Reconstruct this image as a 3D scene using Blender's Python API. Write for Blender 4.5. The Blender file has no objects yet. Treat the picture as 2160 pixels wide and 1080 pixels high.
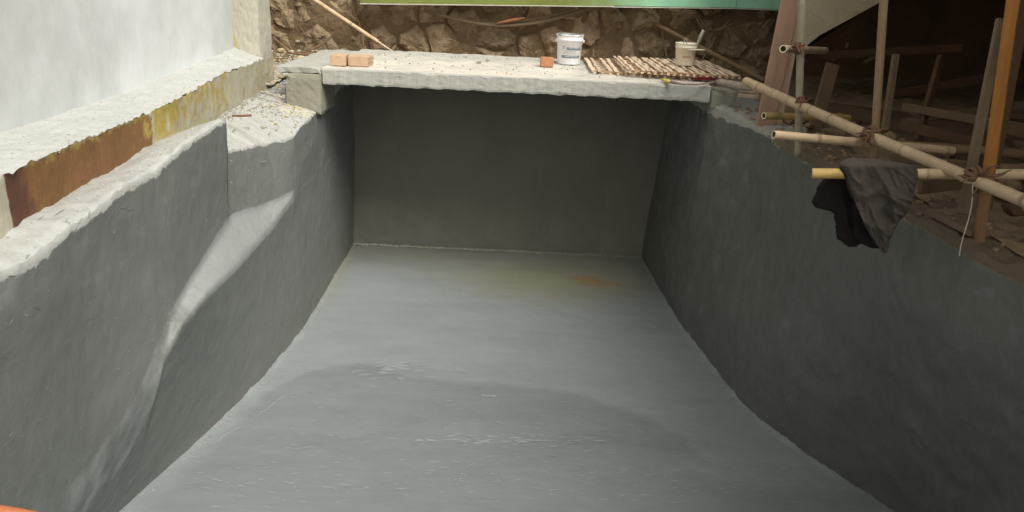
import bpy, bmesh, math, random
import numpy as np
from mathutils import Vector, Matrix, noise

# ------------------------------------------------------------------ camera
SC = bpy.context.scene
F, PITCH, ROLL, CAMZ = 1685.0, math.radians(19.5), math.radians(2.7), 3.5
FW = np.array([0, math.cos(PITCH), -math.sin(PITCH)])
R0 = np.array([1.0, 0, 0]); U0 = np.cross(R0, FW)
RI = R0*math.cos(ROLL) + U0*math.sin(ROLL)
UP = U0*math.cos(ROLL) - R0*math.sin(ROLL)
CP = np.array([0, 0, CAMZ])
cd = bpy.data.cameras.new('camera'); cam = bpy.data.objects.new('camera', cd)
SC.collection.objects.link(cam); SC.camera = cam
cd.sensor_width = 36; cd.sensor_fit = 'HORIZONTAL'; cd.lens = F*36/2160
cd.clip_start = 0.05; cd.clip_end = 500
M3 = Matrix((RI, UP, -FW)).transposed()
cam.matrix_world = Matrix.Translation(Vector(CP)) @ M3.to_4x4()

def at(px, py, **k):
    """world point where the sight line of photo point (px,py) meets the plane x=.., y=.. or z=.."""
    d = FW*F + RI*(px-1080) - UP*(py-540)
    (a, v), = k.items(); i = 'xyz'.index(a)
    return CP + d*((v-CP[i])/d[i])

# ------------------------------------------------------------------ light
SUN_EL, SUN_AZ, SKY_STR, SKY_SAT, SUN_STR = math.radians(50), math.radians(142), 0.115, 0.12, 1.7
EXPOSURE = 0.62
w = bpy.data.worlds.new('World'); SC.world = w; w.use_nodes = True
nt = w.node_tree; nt.nodes.clear()
sky = nt.nodes.new('ShaderNodeTexSky'); sky.sky_type = 'NISHITA'; sky.sun_disc = False
sky.sun_elevation = SUN_EL; sky.sun_rotation = SUN_AZ; sky.dust_density = 4; sky.air_density = 1.2
hs = nt.nodes.new('ShaderNodeHueSaturation'); hs.inputs['Saturation'].default_value = SKY_SAT
bg = nt.nodes.new('ShaderNodeBackground'); bg.inputs['Strength'].default_value = SKY_STR
wo = nt.nodes.new('ShaderNodeOutputWorld')
tint = nt.nodes.new('ShaderNodeMix'); tint.data_type = 'RGBA'; tint.blend_type = 'MULTIPLY'; tint.inputs[0].default_value = 1; tint.inputs[7].default_value = (1.0, .97, .88, 1)
nt.links.new(sky.outputs[0], hs.inputs['Color']); nt.links.new(hs.outputs[0], tint.inputs[6]); nt.links.new(tint.outputs[2], bg.inputs[0]); nt.links.new(bg.outputs[0], wo.inputs[0])
ld = bpy.data.lights.new('sun', 'SUN'); ld.energy = SUN_STR; ld.angle = math.radians(32); ld.color = (1, .965, .90)
sun = bpy.data.objects.new('sun', ld); SC.collection.objects.link(sun)
sdir = Vector((math.sin(SUN_AZ)*math.cos(SUN_EL), math.cos(SUN_AZ)*math.cos(SUN_EL), math.sin(SUN_EL)))
sun.location = sdir*30; sun.rotation_euler = sdir.to_track_quat('Z', 'Y').to_euler()
vs = SC.view_settings; vs.view_transform = 'Standard'; vs.look = 'None'; vs.gamma = 1; vs.exposure = EXPOSURE
vs.use_curve_mapping = False
SC.cycles.max_bounces = 8; SC.cycles.diffuse_bounces = 5

rnd = random.Random(11)
def N(x, y, z, s=1.0, o=3):
    return noise.fractal(Vector((x*s, y*s, z*s)), 1.0, 2.0, o)

# ------------------------------------------------------------------ materials
def srgb(r, g, b):
    return tuple((c/255/12.92 if c <= 10 else ((c/255+.055)/1.055)**2.4) for c in (r, g, b)) + (1,)

def mat(name, c0, masks=(), var=.18, vscale=2.5, grain=.12, gscale=60, rough=.8, rvar=.0, bump=.3, bscale=40,
        bdist=.01, stretch=(1, 1, 1), metal=0, spec=.4, dark=None, pits=0, rand=0, big=0, bigscale=9, crust=0):
    """procedural surface: base colour, up to 3 masked colours (coats, stains, painted light) taken from the M attribute, blotches, grain, relief"""
    m = bpy.data.materials.new(name); m.use_nodes = True; t = m.node_tree; n = t.nodes; L = t.links.new
    p = n['Principled BSDF']; p.inputs['Metallic'].default_value = metal
    p.inputs['Specular IOR Level'].default_value = spec
    tc = n.new('ShaderNodeTexCoord'); mp = n.new('ShaderNodeMapping'); mp.inputs['Scale'].default_value = stretch
    L(tc.outputs['Object'], mp.inputs[0])
    vec = mp.outputs[0]
    if rand:
        oi = n.new('ShaderNodeObjectInfo'); va = n.new('ShaderNodeVectorMath'); va.operation = 'SCALE'
        cmb = n.new('ShaderNodeCombineXYZ'); L(oi.outputs['Random'], cmb.inputs[0]); L(oi.outputs['Random'], cmb.inputs[1])
        L(cmb.outputs[0], va.inputs[0]); va.inputs['Scale'].default_value = 37
        ad = n.new('ShaderNodeVectorMath'); L(vec, ad.inputs[0]); L(va.outputs[0], ad.inputs[1]); vec = ad.outputs[0]
    def nz(scale, detail=5, rg=.55, v=None, dist=0):
        q = n.new('ShaderNodeTexNoise'); q.inputs['Scale'].default_value = scale; q.inputs['Detail'].default_value = detail
        q.inputs['Roughness'].default_value = rg; q.inputs['Distortion'].default_value = dist
        L(v or vec, q.inputs['Vector']); return q.outputs['Fac']
    def math_(op, a, b=None, c=None, clamp=False):
        q = n.new('ShaderNodeMath'); q.operation = op; q.use_clamp = clamp
        for i, v in enumerate((a, b, c)):
            if v is None: continue
            if isinstance(v, (int, float)): q.inputs[i].default_value = v
            else: L(v, q.inputs[i])
        return q.outputs[0]
    def mix(fac, a, b, mode='MIX'):
        q = n.new('ShaderNodeMix'); q.data_type = 'RGBA'; q.blend_type = mode
        if isinstance(fac, float): q.inputs[0].default_value = fac
        else: L(fac, q.inputs[0])
        for i, v in ((6, a), (7, b)):
            if isinstance(v, tuple): q.inputs[i].default_value = v
            else: L(v, q.inputs[i])
        return q.outputs[2]
    col = c0
    big1 = nz(vscale, 4, .6, dist=.4)
    masko = []
    if masks:
        at_ = n.new('ShaderNodeAttribute'); at_.attribute_name = 'M'
        sp = n.new('ShaderNodeSeparateColor'); L(at_.outputs['Color'], sp.inputs[0])
        for i, (cc, amp, sc_, edge) in enumerate(masks):
            q = nz(sc_, 6, .65, tc.outputs['Object'])
            s = math_('MULTIPLY_ADD', math_('SUBTRACT', q, .5), amp, sp.outputs[i])
            mr = n.new('ShaderNodeMapRange'); mr.interpolation_type = 'SMOOTHSTEP'
            mr.inputs[1].default_value = .5-edge; mr.inputs[2].default_value = .5+edge
            L(s, mr.inputs[0]); col = mix(mr.outputs[0], col, cc); masko.append(mr.outputs[0])
    # blotches
    f = math_('MULTIPLY_ADD', math_('SUBTRACT', big1, .5), var*4, 1.0)
    g = math_('MULTIPLY_ADD', math_('SUBTRACT', nz(gscale, 4, .7), .5), grain*4, 1.0)
    f = math_('MULTIPLY', f, g)
    if big:
        f = math_('MULTIPLY', f, math_('MULTIPLY_ADD', math_('SUBTRACT', nz(bigscale, 6, .7, dist=.8), .5), big*4, 1.0))
    if rand:
        f = math_('MULTIPLY', f, math_('MULTIPLY_ADD', math_('SUBTRACT', oi.outputs['Random'], .5), rand, 1.0))
    cx = n.new('ShaderNodeVectorMath'); cx.operation = 'SCALE'
    if isinstance(col, tuple):
        rgb = n.new('ShaderNodeRGB'); rgb.outputs[0].default_value = col; col = rgb.outputs[0]
    L(col, cx.inputs[0]); L(f, cx.inputs['Scale']); col = cx.outputs[0]
    if dark:
        dn = nz(dark[1], 6, .7, dist=1.0)
        mr = n.new('ShaderNodeMapRange'); mr.inputs[1].default_value = dark[2]; mr.inputs[2].default_value = dark[2]+.1
        L(dn, mr.inputs[0]); col = mix(mr.outputs[0], col, dark[0])
    h = nz(bscale, 6, .6)
    if pits:
        vo = n.new('ShaderNodeTexVoronoi'); vo.inputs['Scale'].default_value = 55; L(vec, vo.inputs['Vector'])
        mr = n.new('ShaderNodeMapRange'); mr.inputs[1].default_value = .0; mr.inputs[2].default_value = .28
        L(vo.outputs['Distance'], mr.inputs[0])
        msk = math_('GREATER_THAN', nz(7, 3), .5+(.12-pits*.1))
        pit = math_('MULTIPLY', math_('SUBTRACT', 1.0, mr.outputs[0], clamp=True), msk)
        col = mix(math_('MULTIPLY', pit, .75), col, tuple(c*.25 for c in c0[:3])+(1,))
        h = math_('SUBTRACT', h, pit)
    if crust:      # raw cement shows rough and pitted where the coat stops
        h = math_('ADD', h, math_('MULTIPLY', masko[0], math_('MULTIPLY', nz(26, 8, .8, dist=.6), 3.2)))
        pk = n.new('ShaderNodeMapRange'); pk.inputs[1].default_value = .60; pk.inputs[2].default_value = .70; L(nz(24, 6, .75), pk.inputs[0])
        col = mix(math_('MULTIPLY', math_('MULTIPLY', pk.outputs[0], masko[0]), .55), col, (.17, .165, .15, 1))
    L(col, p.inputs['Base Color'])
    if rvar: L(math_('MULTIPLY_ADD', math_('SUBTRACT', nz(vscale*2.3, 4), .5), rvar*4, rough, clamp=True), p.inputs['Roughness'])
    else: p.inputs['Roughness'].default_value = rough
    b = n.new('ShaderNodeBump'); b.inputs['Strength'].default_value = bump; b.inputs['Distance'].default_value = bdist
    L(h, b.inputs['Height']); L(b.outputs[0], p.inputs['Normal'])
    return m

CEM = (.46, .465, .445, 1)
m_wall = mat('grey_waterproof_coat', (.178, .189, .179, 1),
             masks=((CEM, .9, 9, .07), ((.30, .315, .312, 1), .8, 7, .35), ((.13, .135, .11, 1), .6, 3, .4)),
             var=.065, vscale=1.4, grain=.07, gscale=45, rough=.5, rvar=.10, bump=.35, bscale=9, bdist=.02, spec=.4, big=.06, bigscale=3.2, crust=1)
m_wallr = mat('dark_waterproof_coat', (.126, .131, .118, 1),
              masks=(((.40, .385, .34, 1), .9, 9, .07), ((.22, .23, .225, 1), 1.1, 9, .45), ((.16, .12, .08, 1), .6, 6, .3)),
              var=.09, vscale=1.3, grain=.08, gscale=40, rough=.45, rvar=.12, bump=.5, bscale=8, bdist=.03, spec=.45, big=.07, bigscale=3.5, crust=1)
m_floor = mat('floor_coat', (.270, .294, .298, 1),
              masks=(((.222, .239, .247, 1), .5, 6, .2), ((.255, .25, .18, 1), .8, 5, .45), ((.32, .17, .05, 1), 1.3, 12, .3)),
              var=.07, vscale=1.3, grain=.035, gscale=45, rough=.42, rvar=.10, bump=.28, bscale=16, bdist=.01, spec=.4, stretch=(.5, 1.7, 1), big=.06, bigscale=4.5)
m_cem = mat('pale_cement', CEM, masks=(((.36, .33, .24, 1), .8, 8, .3), ((.22, .2, .17, 1), 1.0, 14, .2)),
            var=.06, vscale=4, grain=.06, gscale=60, rough=.9, bump=.6, bscale=22, bdist=.02, pits=.4)
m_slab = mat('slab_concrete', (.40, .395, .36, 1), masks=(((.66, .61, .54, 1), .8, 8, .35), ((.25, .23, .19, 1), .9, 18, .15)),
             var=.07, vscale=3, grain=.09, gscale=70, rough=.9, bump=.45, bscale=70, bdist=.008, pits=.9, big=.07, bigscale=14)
m_block = mat('block_mortar', (.27, .26, .205, 1), var=.12, vscale=5, grain=.06, rough=.9, bump=.5, bscale=14, bdist=.02)
m_plaster = mat('wall_plaster', (.50, .52, .515, 1), masks=(((.72, .745, .76, 1), .9, 3, .45),), var=.07, vscale=1.5, grain=.025,
                gscale=20, rough=.85, bump=.25, bscale=7, bdist=.02, stretch=(1, 1, .45), big=.03, bigscale=5)
m_col = mat('column_concrete', (.46, .44, .36, 1), masks=(((.42, .38, .13, 1), .9, 10, .25), ((.4, .4, .37, 1), .8, 6, .3)),
            var=.08, vscale=4, grain=.10, gscale=50, rough=.9, bump=.8, bscale=30, bdist=.02, stretch=(1, 1, .35), dark=((.10, .09, .07, 1), 24, .60))
m_beam = mat('stained_beam', (.45, .42, .33, 1), masks=(((.20, .10, .038, 1), 1.1, 10, .14), ((.40, .31, .08, 1), 1.9, 11, .3), ((.10, .042, .025, 1), .8, 9, .2)),
             var=.14, vscale=4, grain=.10, gscale=40, rough=.7, bump=.5, bscale=26, bdist=.015, stretch=(1, 1, .5), big=.05, bigscale=8)
m_earth = mat('brown_earth', (.19, .125, .07, 1), var=.22, vscale=3, grain=.2, gscale=40, rough=.95, bump=.9, bscale=30, bdist=.03)
m_bank = mat('dirt_on_concrete', (.26, .18, .11, 1), masks=(((.42, .38, .31, 1), .9, 9, .2),), var=.2, vscale=4, grain=.14, gscale=45, rough=.95, bump=.8, bscale=20, bdist=.03)
m_mortar = mat('rubble_mortar', (.20, .14, .08, 1), var=.25, vscale=3, grain=.15, gscale=25, rough=.95, bump=.9, bscale=12, bdist=.05)
m_stone = mat('rubble_stone', (.33, .245, .155, 1), var=.28, vscale=3.5, grain=.12, gscale=28, rough=.92, bump=1.0, bscale=9, bdist=.07, rand=.45,
              dark=((.44, .36, .25, 1), 5, .58), big=.14, bigscale=6)
m_brick = mat('orange_brick', (.46, .215, .115, 1), var=.1, vscale=12, grain=.12, gscale=90, rough=.9, bump=.4, bscale=80, bdist=.005, rand=.1)
m_brickp = mat('pale_brick', (.50, .345, .23, 1), var=.12, vscale=14, grain=.12, gscale=90, rough=.9, bump=.4, bscale=80, bdist=.005, rand=.15)
m_bam = mat('dry_bamboo', (.55, .41, .26, 1), masks=(((.20, .135, .08, 1), .6, 30, .3), ((.62, .56, .46, 1), 1.2, 12, .2)), var=.16, vscale=6, grain=.09, gscale=60, rough=.55, bump=.2, bscale=60, bdist=.004, rand=.2,
            stretch=(1, 1, 1), big=.08, bigscale=12, dark=((.24, .17, .1, 1), 22, .66))
m_bamy = mat('yellow_bamboo', (.58, .40, .14, 1), var=.18, vscale=9, grain=.08, gscale=60, rough=.4, bump=.15, bscale=60, bdist=.004)
m_dwood2 = mat('dim_timber', (.13, .085, .05, 1), var=.2, vscale=4, grain=.12, gscale=40, rough=.85, bump=.4, bscale=30, bdist=.006, stretch=(2, 2, .5), rand=.3)
m_bamd = mat('dim_brown_bamboo', (.16, .10, .055, 1), var=.2, vscale=6, grain=.12, gscale=50, rough=.7, bump=.3, bscale=50, bdist=.004, rand=.3)  # brown leaning pole; also carries the shade on poles inside the room
m_bamo = mat('ochre_bamboo', (.34, .24, .10, 1), var=.18, vscale=7, grain=.1, gscale=60, rough=.6, bump=.2, bscale=60, bdist=.004, big=.08, bigscale=10)
m_cut = mat('bamboo_cut', (.75, .68, .50, 1), var=.1, grain=.1, rough=.8)
m_hol = mat('bamboo_hollow', (.20, .15, .09, 1), rough=.9)
m_grn = mat('greenish_post', (.32, .28, .20, 1), masks=(), var=.2, vscale=5, grain=.1, rough=.7, bump=.3, bscale=40, bdist=.006, dark=((.2, .27, .18, 1), 5, .58))
m_pw = mat('weathered_post', (.27, .185, .11, 1), var=.12, vscale=5, grain=.1, gscale=50, rough=.8, bump=.4, bscale=40, bdist=.005, stretch=(3, 3, .4))
m_red = mat('reddish_plank', (.40, .25, .175, 1), var=.14, vscale=4, grain=.1, gscale=40, rough=.8, bump=.4, bscale=30, bdist=.006, stretch=(4, 4, .5), big=.06)
m_redl = mat('pale_red_plank', (.52, .37, .27, 1), var=.14, vscale=4, grain=.1, gscale=40, rough=.8, bump=.4, bscale=30, bdist=.006, stretch=(4, 4, .5))
m_ora = mat('orange_timber', (.36, .155, .032, 1), masks=(((.20, .115, .06, 1), .8, 5, .3),), var=.12, vscale=3, grain=.1, gscale=40, rough=.7, bump=.35, bscale=30, bdist=.006, stretch=(3, 3, .4), dark=((.28, .16, .07, 1), 4, .6), big=.05)
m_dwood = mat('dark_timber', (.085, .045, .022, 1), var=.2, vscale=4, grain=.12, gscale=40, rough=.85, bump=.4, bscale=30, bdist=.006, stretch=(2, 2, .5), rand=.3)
m_gwood = mat('grey_plank', (.17, .12, .08, 1), var=.15, vscale=4, grain=.12, gscale=50, rough=.85, bump=.4, bscale=30, bdist=.006, stretch=(3, 3, .5), rand=.2)
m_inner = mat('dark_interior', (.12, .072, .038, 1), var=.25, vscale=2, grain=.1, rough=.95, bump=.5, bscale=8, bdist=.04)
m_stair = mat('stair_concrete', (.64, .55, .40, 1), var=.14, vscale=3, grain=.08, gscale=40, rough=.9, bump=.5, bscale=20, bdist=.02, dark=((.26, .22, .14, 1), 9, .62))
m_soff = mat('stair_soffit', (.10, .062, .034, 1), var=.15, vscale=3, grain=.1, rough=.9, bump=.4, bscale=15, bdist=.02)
m_green = mat('mint_paint', (.34, .68, .48, 1), masks=(((.17, .20, .045, 1), .5, 4, .45), ((.34, .24, .08, 1), 1.1, 22, .1)), var=.15, vscale=3, grain=.06, rough=.5, bump=.1)
m_lip = mat('lit_rail_edge', (.52, .50, .42, 1), var=.2, vscale=6, grain=.1, rough=.6)  # light caught by the sheet's lower lip, put into the colour
m_rope = mat('tie_rope', (.19, .105, .06, 1), var=.3, vscale=30, grain=.2, gscale=200, rough=.95, bump=.8, bscale=200, bdist=.004)
m_str = mat('white_string', (.5, .44, .36, 1), rough=.9)
m_cord = mat('old_hose', (.19, .14, .085, 1), var=.15, vscale=6, grain=.1, rough=.7)
m_twig = mat('twig', (.20, .12, .07, 1), var=.2, vscale=20, rough=.9)
m_cl1 = mat('dark_cloth', (.085, .072, .062, 1), var=.15, vscale=9, grain=.08, gscale=120, rough=.95, bump=.35, bscale=200, bdist=.003, spec=.15)
m_cl2 = mat('black_cloth', (.022, .018, .016, 1), var=.15, vscale=9, grain=.08, gscale=120, rough=.95, bump=.35, bscale=200, bdist=.003, spec=.1)
m_buck = mat('white_plastic', (.80, .80, .82, 1), masks=(((.16, .17, .18, 1), 1.0, 22, .12),), var=.03, grain=.03, rough=.4, bump=.1)
m_ink = mat('grey_print', (.15, .18, .23, 1), var=.1, grain=.1, rough=.5)
m_bin = mat('bucket_paint_residue', (.17, .18, .19, 1), var=.3, vscale=20, grain=.1, rough=.6)
m_buckc = mat('cream_plastic', (.76, .71, .57, 1), var=.06, vscale=9, grain=.05, rough=.5, bump=.1)
m_redink = mat('red_print', (.42, .05, .03, 1), rough=.5)
m_metal = mat('dull_metal', (.45, .42, .38, 1), metal=.6, rough=.45)
m_redc = mat('red_cloth', (.30, .03, .02, 1), var=.2, vscale=14, rough=.9)
m_yel = mat('yellow_plastic', (.62, .52, .14, 1), rough=.5, var=.1)
m_roll = mat('muddy_roll', (.36, .29, .24, 1), var=.3, vscale=12, grain=.15, rough=.9, bump=.6, bscale=40, dark=((.13, .07, .06, 1), 9, .55))
m_orng = mat('orange_hose', (.42, .14, .06, 1), rough=.4, var=.05)
m_slat = mat('bamboo_slat', (.66, .51, .38, 1), var=.14, vscale=14, grain=.12, gscale=90, rough=.7, bump=.3, bscale=70, bdist=.004, rand=.3)
m_slatd = mat('bamboo_cross_strip', (.40, .27, .15, 1), var=.2, vscale=14, grain=.12, rough=.8, bump=.3, bscale=70, bdist=.004, rand=.3)
m_scr = mat('pale_scratch', (.50, .51, .49, 1), var=.1, rough=.7)
m_scr2 = mat('soft_scuff', (.37, .39, .39, 1), var=.1, rough=.6)
m_scr5 = mat('faint_scuff', (.325, .345, .352, 1), var=.1, rough=.55)
m_scr3 = mat('wall_scuff', (.23, .24, .23, 1), var=.1, rough=.6)
m_scr4 = mat('dark_wall_scuff', (.16, .165, .15, 1), var=.1, rough=.6)
m_chip = mat('cement_chip', (.42, .40, .34, 1), var=.15, vscale=9, grain=.1, rough=.9, bump=.5, rand=.4)
m_chipy = mat('yellow_cement_chip', (.45, .38, .22, 1), var=.2, vscale=9, grain=.1, rough=.9, bump=.5, rand=.4)

# ------------------------------------------------------------------ object helpers
def tag(o, label=None, cat=None, group=None, kind=None):
    if label: o['label'] = label
    if cat: o['category'] = cat
    if group: o['group'] = group
    if kind: o['kind'] = kind
    return o
def empty(name, loc, label, cat, group=None):
    o = bpy.data.objects.new(name, None); SC.collection.objects.link(o); o.location = Vector(loc)
    o.empty_display_size = .05
    return tag(o, label, cat, group)

class MB:
    def __init__(s): s.v = []; s.f = []; s.m = []
    def add(s, vs_, fs, mask=None):
        b = len(s.v); s.v += [tuple(map(float, q)) for q in vs_]; s.f += [tuple(i+b for i in q) for q in fs]
        s.m += list(mask) if mask is not None else [(0, 0, 0)]*len(vs_)
        return s
    def grid(s, P, mask=None, flip=False):
        """P: array [i][j] of points"""
        a, b = len(P), len(P[0]); vs_ = [q for row in P for q in row]
        fs = []
        for i in range(a-1):
            for j in range(b-1):
                q = (i*b+j, i*b+j+1, (i+1)*b+j+1, (i+1)*b+j)
                fs.append(q[::-1] if flip else q)
        return s.add(vs_, fs, [q for row in mask for q in row] if mask is not None else None)
    def box(s, c, d, R=None, jit=0, bev=.0):
        bm = bmesh.new(); bmesh.ops.create_cube(bm, size=1)
        for v in bm.verts: v.co = Vector((v.co.x*d[0], v.co.y*d[1], v.co.z*d[2]))
        if bev: bmesh.ops.bevel(bm, geom=bm.edges[:], offset=bev, segments=1, affect='EDGES')
        for v in bm.verts:
            if jit: v.co += Vector((rnd.uniform(-1, 1), rnd.uniform(-1, 1), rnd.uniform(-1, 1)))*jit
            if R is not None: v.co = R @ v.co
            v.co += Vector(c)
        bm.verts.ensure_lookup_table()
        s.add([v.co[:] for v in bm.verts], [[v.index for v in f.verts] for f in bm.faces]); bm.free(); return s
    def bar(s, a, b, wd, th, up=(0, 0, 1), seg=1, bev=.004, jit=0.0):
        """squared timber from a to b: wd across, th along up"""
        a, b = Vector(a), Vector(b); z = (b-a).normalized(); x = z.cross(Vector(up)).normalized(); y = x.cross(z)
        R = Matrix((x, y, z)).transposed()
        return s.box((a+b)/2, (wd, th, (b-a).length), R, jit=jit, bev=bev)
    def tube(s, pts, r, n=8, caps=True, jit=0, mask=None):
        pts = [Vector(p) for p in pts]; m = len(pts); rs = r if hasattr(r, '__len__') else [r]*m
        t = (pts[1]-pts[0]).normalized(); u = t.orthogonal().normalized(); vs_ = []
        for i, p in enumerate(pts):
            t = (pts[min(i+1, m-1)]-pts[max(i-1, 0)]).normalized()
            u = (u-t*u.dot(t)).normalized(); w_ = t.cross(u)
            for k in range(n):
                a = 2*math.pi*k/n; rr = rs[i]*(1+(rnd.uniform(-jit, jit) if jit else 0))
                vs_.append(p+(u*math.cos(a)+w_*math.sin(a))*rr)
        fs = [(i*n+k, i*n+(k+1) % n, (i+1)*n+(k+1) % n, (i+1)*n+k) for i in range(m-1) for k in range(n)]
        if caps: fs += [tuple(range(n))[::-1], tuple((m-1)*n+k for k in range(n))]
        return s.add(vs_, fs, [q for q in mask for _ in range(n)] if mask else None)
    def lathe(s, c, prof, n=32, mask=None):
        vs_ = []; ms = []
        for i, (r, z) in enumerate(prof):
            for k in range(n):
                a = 2*math.pi*k/n; vs_.append((c[0]+r*math.cos(a), c[1]+r*math.sin(a), c[2]+z)); ms.append(mask[i] if mask else (0, 0, 0))
        m = len(prof)
        return s.add(vs_, [(i*n+k, i*n+(k+1) % n, (i+1)*n+(k+1) % n, (i+1)*n+k) for i in range(m-1) for k in range(n)], ms)
    def build(s, name, m, parent=None, smooth=False, base=None, **tags):
        me = bpy.data.meshes.new(name); v = np.array(s.v)
        if parent is not None: off = np.array(parent.matrix_world.translation) if parent.parent is None and False else np.array(WL(parent))
        elif base is not None: off = np.array(base, float)
        else: off = np.array([(v[:, 0].min()+v[:, 0].max())/2, (v[:, 1].min()+v[:, 1].max())/2, v[:, 2].min()])
        me.from_pydata([tuple(q) for q in v-off], [], s.f)
        for q in (m if isinstance(m, (list, tuple)) else [m]): me.materials.append(q)
        if any(any(q) for q in s.m):
            a = me.attributes.new('M', 'FLOAT_COLOR', 'POINT')
            a.data.foreach_set('color', [c for q in s.m for c in (q[0], q[1], q[2], 1)])
        if smooth: me.polygons.foreach_set('use_smooth', [True]*len(me.polygons))
        me.update()
        o = bpy.data.objects.new(name, me); SC.collection.objects.link(o)
        if parent is not None: o.parent = parent; o.location = (0, 0, 0)
        else: o.location = off
        return tag(o, **tags)
def WL(o):
    p = Vector(o.location)
    while o.parent: o = o.parent; p = p+Vector(o.location)
    return p

def itp(y, tab, c=1):
    return float(np.interp(y, [t[0] for t in tab], [t[c] for t in tab]))
def sst(a, b, x):
    t = max(0, min(1, (x-a)/(b-a))); return t*t*(3-2*t)
def rowpx(lst):
    """[(px,py,x)] -> sorted table (y, x, z)"""
    t = []
    for px, py, x in lst:
        q = at(px, py, x=x); t.append((q[1], q[0], q[2]))
    return sorted(t)
def bilerp_curve(pts, n):
    """resample polyline of control points with n[i] steps between consecutive points"""
    out = []
    for i in range(len(pts)-1):
        for k in range(n[i]):
            t = k/n[i]; out.append([pts[i][j]*(1-t)+pts[i+1][j]*t for j in range(3)])
    out.append(list(pts[-1])); return out

# ================================================================== SETTING
BACK = 10.08
LBASE = [(1.2, -2.66), (3.2, -2.64), (4.41, -2.54), (5.12, -2.38), (5.71, -2.27), (6.29, -2.17), (7.3, -2.08), (8.48, -2.09), (10.06, -2.12)]
RBASE = [(1.2, 3.0), (3.8, 2.98), (4.81, 2.82), (5.48, 2.42), (5.96, 2.19), (6.27, 2.09), (7.04, 1.97), (7.98, 1.84), (10.03, 1.73)]
# --- pit floor
ys = np.linspace(1.2, BACK+.05, 330)
wetpoly = [(-400, 1100), (380, 985), (470, 905), (560, 822), (660, 783), (740, 768), (800, 770), (860, 790), (930, 800), (1050, 812), (1140, 818), (1230, 835), (1300, 862), (1360, 875),
           (1400, 893), (1440, 905), (1530, 915), (1800, 935), (2300, 990)]
wl = [at(px, py, z=0) for px, py in wetpoly]; wl = sorted([(q[0], q[1]) for q in wl])
Pg, Mg = [], []
for y in ys:
    xl, xr = itp(y, LBASE)-.12, itp(y, RBASE)+.12; row = []; mr = []
    for k in range(150):
        x = xl+(xr-xl)*k/149
        z = .012*N(x, y, 0, .7)+.004*N(x, y, 3, 4)
        edge = min(x-xl-.12, xr-.12-x, BACK-y)
        z += .014*sst(.045, 0, edge)*(.6+1.5*abs(N(x, y, 8, 12)))*(1+N(x, y, 1, 5))
        row.append((x, y, z))
        yb = itp(x, wl)+.05*N(x, 0, 7, 2.2)
        wet = .5+(yb-y)*3.0
        wet = max(0, min(1, wet))
        wet *= 1-.75*sst(.9, 1.9, x)*sst(4.4, 5.6, y)
        wet *= 1-.55*sst(.4, .1, x-xl-.12)*sst(6.9, 5.5, y)    # paler brushed strip beside the left wall
        wet *= .62+.38*sst(-.1, .25, N(x*.6, y*1.6, 4.0, .9)+.25) if y < 5.9 else 1
        pr = at(1130, 590, z=0); ol = sst(1.8, .1, math.hypot((x-pr[0]-.2)/1.1, (y-8.9)*1.5))*.62 + .5*sst(8.3, 10, y)
        ol = max(ol, .5*sst(.35, 0, x-xl-.12)*sst(7, 9, y))
        r1, r2 = at(1240, 588, z=0), at(1310, 600, z=0)
        rs = .47*math.exp(-((x-r1[0])**2/.09+(y-r1[1])**2/.05))+.36*math.exp(-((x-r2[0])**2/.14+(y-r2[1])**2/.03))
        mr.append((wet, ol, rs))
    Pg.append(row); Mg.append(mr)
floor = MB().grid(Pg, Mg, flip=True).build('floor', m_floor, base=(0, 0, 0), smooth=True, kind='structure')

# --- left pit wall
LB = rowpx([(620, 411, -2.075), (590, 450, -2.08), (560, 490, -2.08), (500, 560, -2.08), (434, 618, -2.085), (386, 682, -2.10), (348, 760, -2.17), (318, 870, -2.27), (240, 1010, -2.41)])
LC = rowpx([(619, 409, -2.075), (560, 437, -2.165), (494, 458, -2.235)])
LC2 = rowpx([(484, 468, -2.225), (440, 540, -2.215), (400, 600, -2.2), (372, 650, -2.18), (335, 740, -2.195), (285, 870, -2.26), (190, 1010, -2.37)])
YS = 5.97
LD1 = rowpx([(0, 577, -2.2), (70, 535, -2.2), (200, 440, -2.2), (330, 352, -2.2), (400, 300, -2.2), (476, 250, -2.2)])
LD2 = rowpx([(482, 318, -2.3), (560, 300, -2.22), (619, 288, -2.09), (645, 256, -2.06), (668, 236, -2.06), (684, 222, -2.06)])
LD2 = [t for t in LD2 if t[0] > YS]+[(10.1, -2.1, 2.2)]
def beamx(y): return itp(y, [(1.2, -2.33), (3.57, -2.41), (5.35, -2.54), (7, -2.62), (8.8, -2.72), (10.2, -2.75)])
EZ = [(1.2, 2.22), (3.5, 2.23), (5.36, 2.24), (6.95, 2.22), (8.48, 2.22), (10.2, 2.28)]
def left_profile(y):
    xb = itp(y, LBASE); A = (xb, y, -.03)
    far = y > YS
    if y > 7.33:
        xx = -2.075; xd = itp(y, LD2, 1); zd = itp(y, LD2, 2)
        B = (xx, y, 1.42); C = (xx-.0005, y, 1.47)
    else:
        B = (itp(y, LB, 1), y, itp(y, LB, 2))
        T = LC if far else LC2
        C = (itp(y, T, 1), y, itp(y, T, 2))
        if C[2] < B[2]+.02: C = (C[0], y, B[2]+.02)
        D_ = LD2 if far else LD1; xd, zd = itp(y, D_, 1), itp(y, D_, 2)
    lump = .022*N(0, y, 5, 2.2)+.012*N(0, y, 2, 9)+.008*N(0, y, 8, 30)
    D = (xd, y, zd+lump)
    Dm = (xd-.02-.03*abs(N(1, y, 4, 7)), y, zd+lump+.008)
    E_ = (beamx(y)-.04, y, itp(y, EZ))
    return [A, B, C, D, Dm, E_]
yl = sorted(list(np.linspace(1.2, YS-.004, 190))+list(np.linspace(YS+.004, BACK+.1, 175))+[7.325, 7.335])
Pg, Mg = [], []
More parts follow.
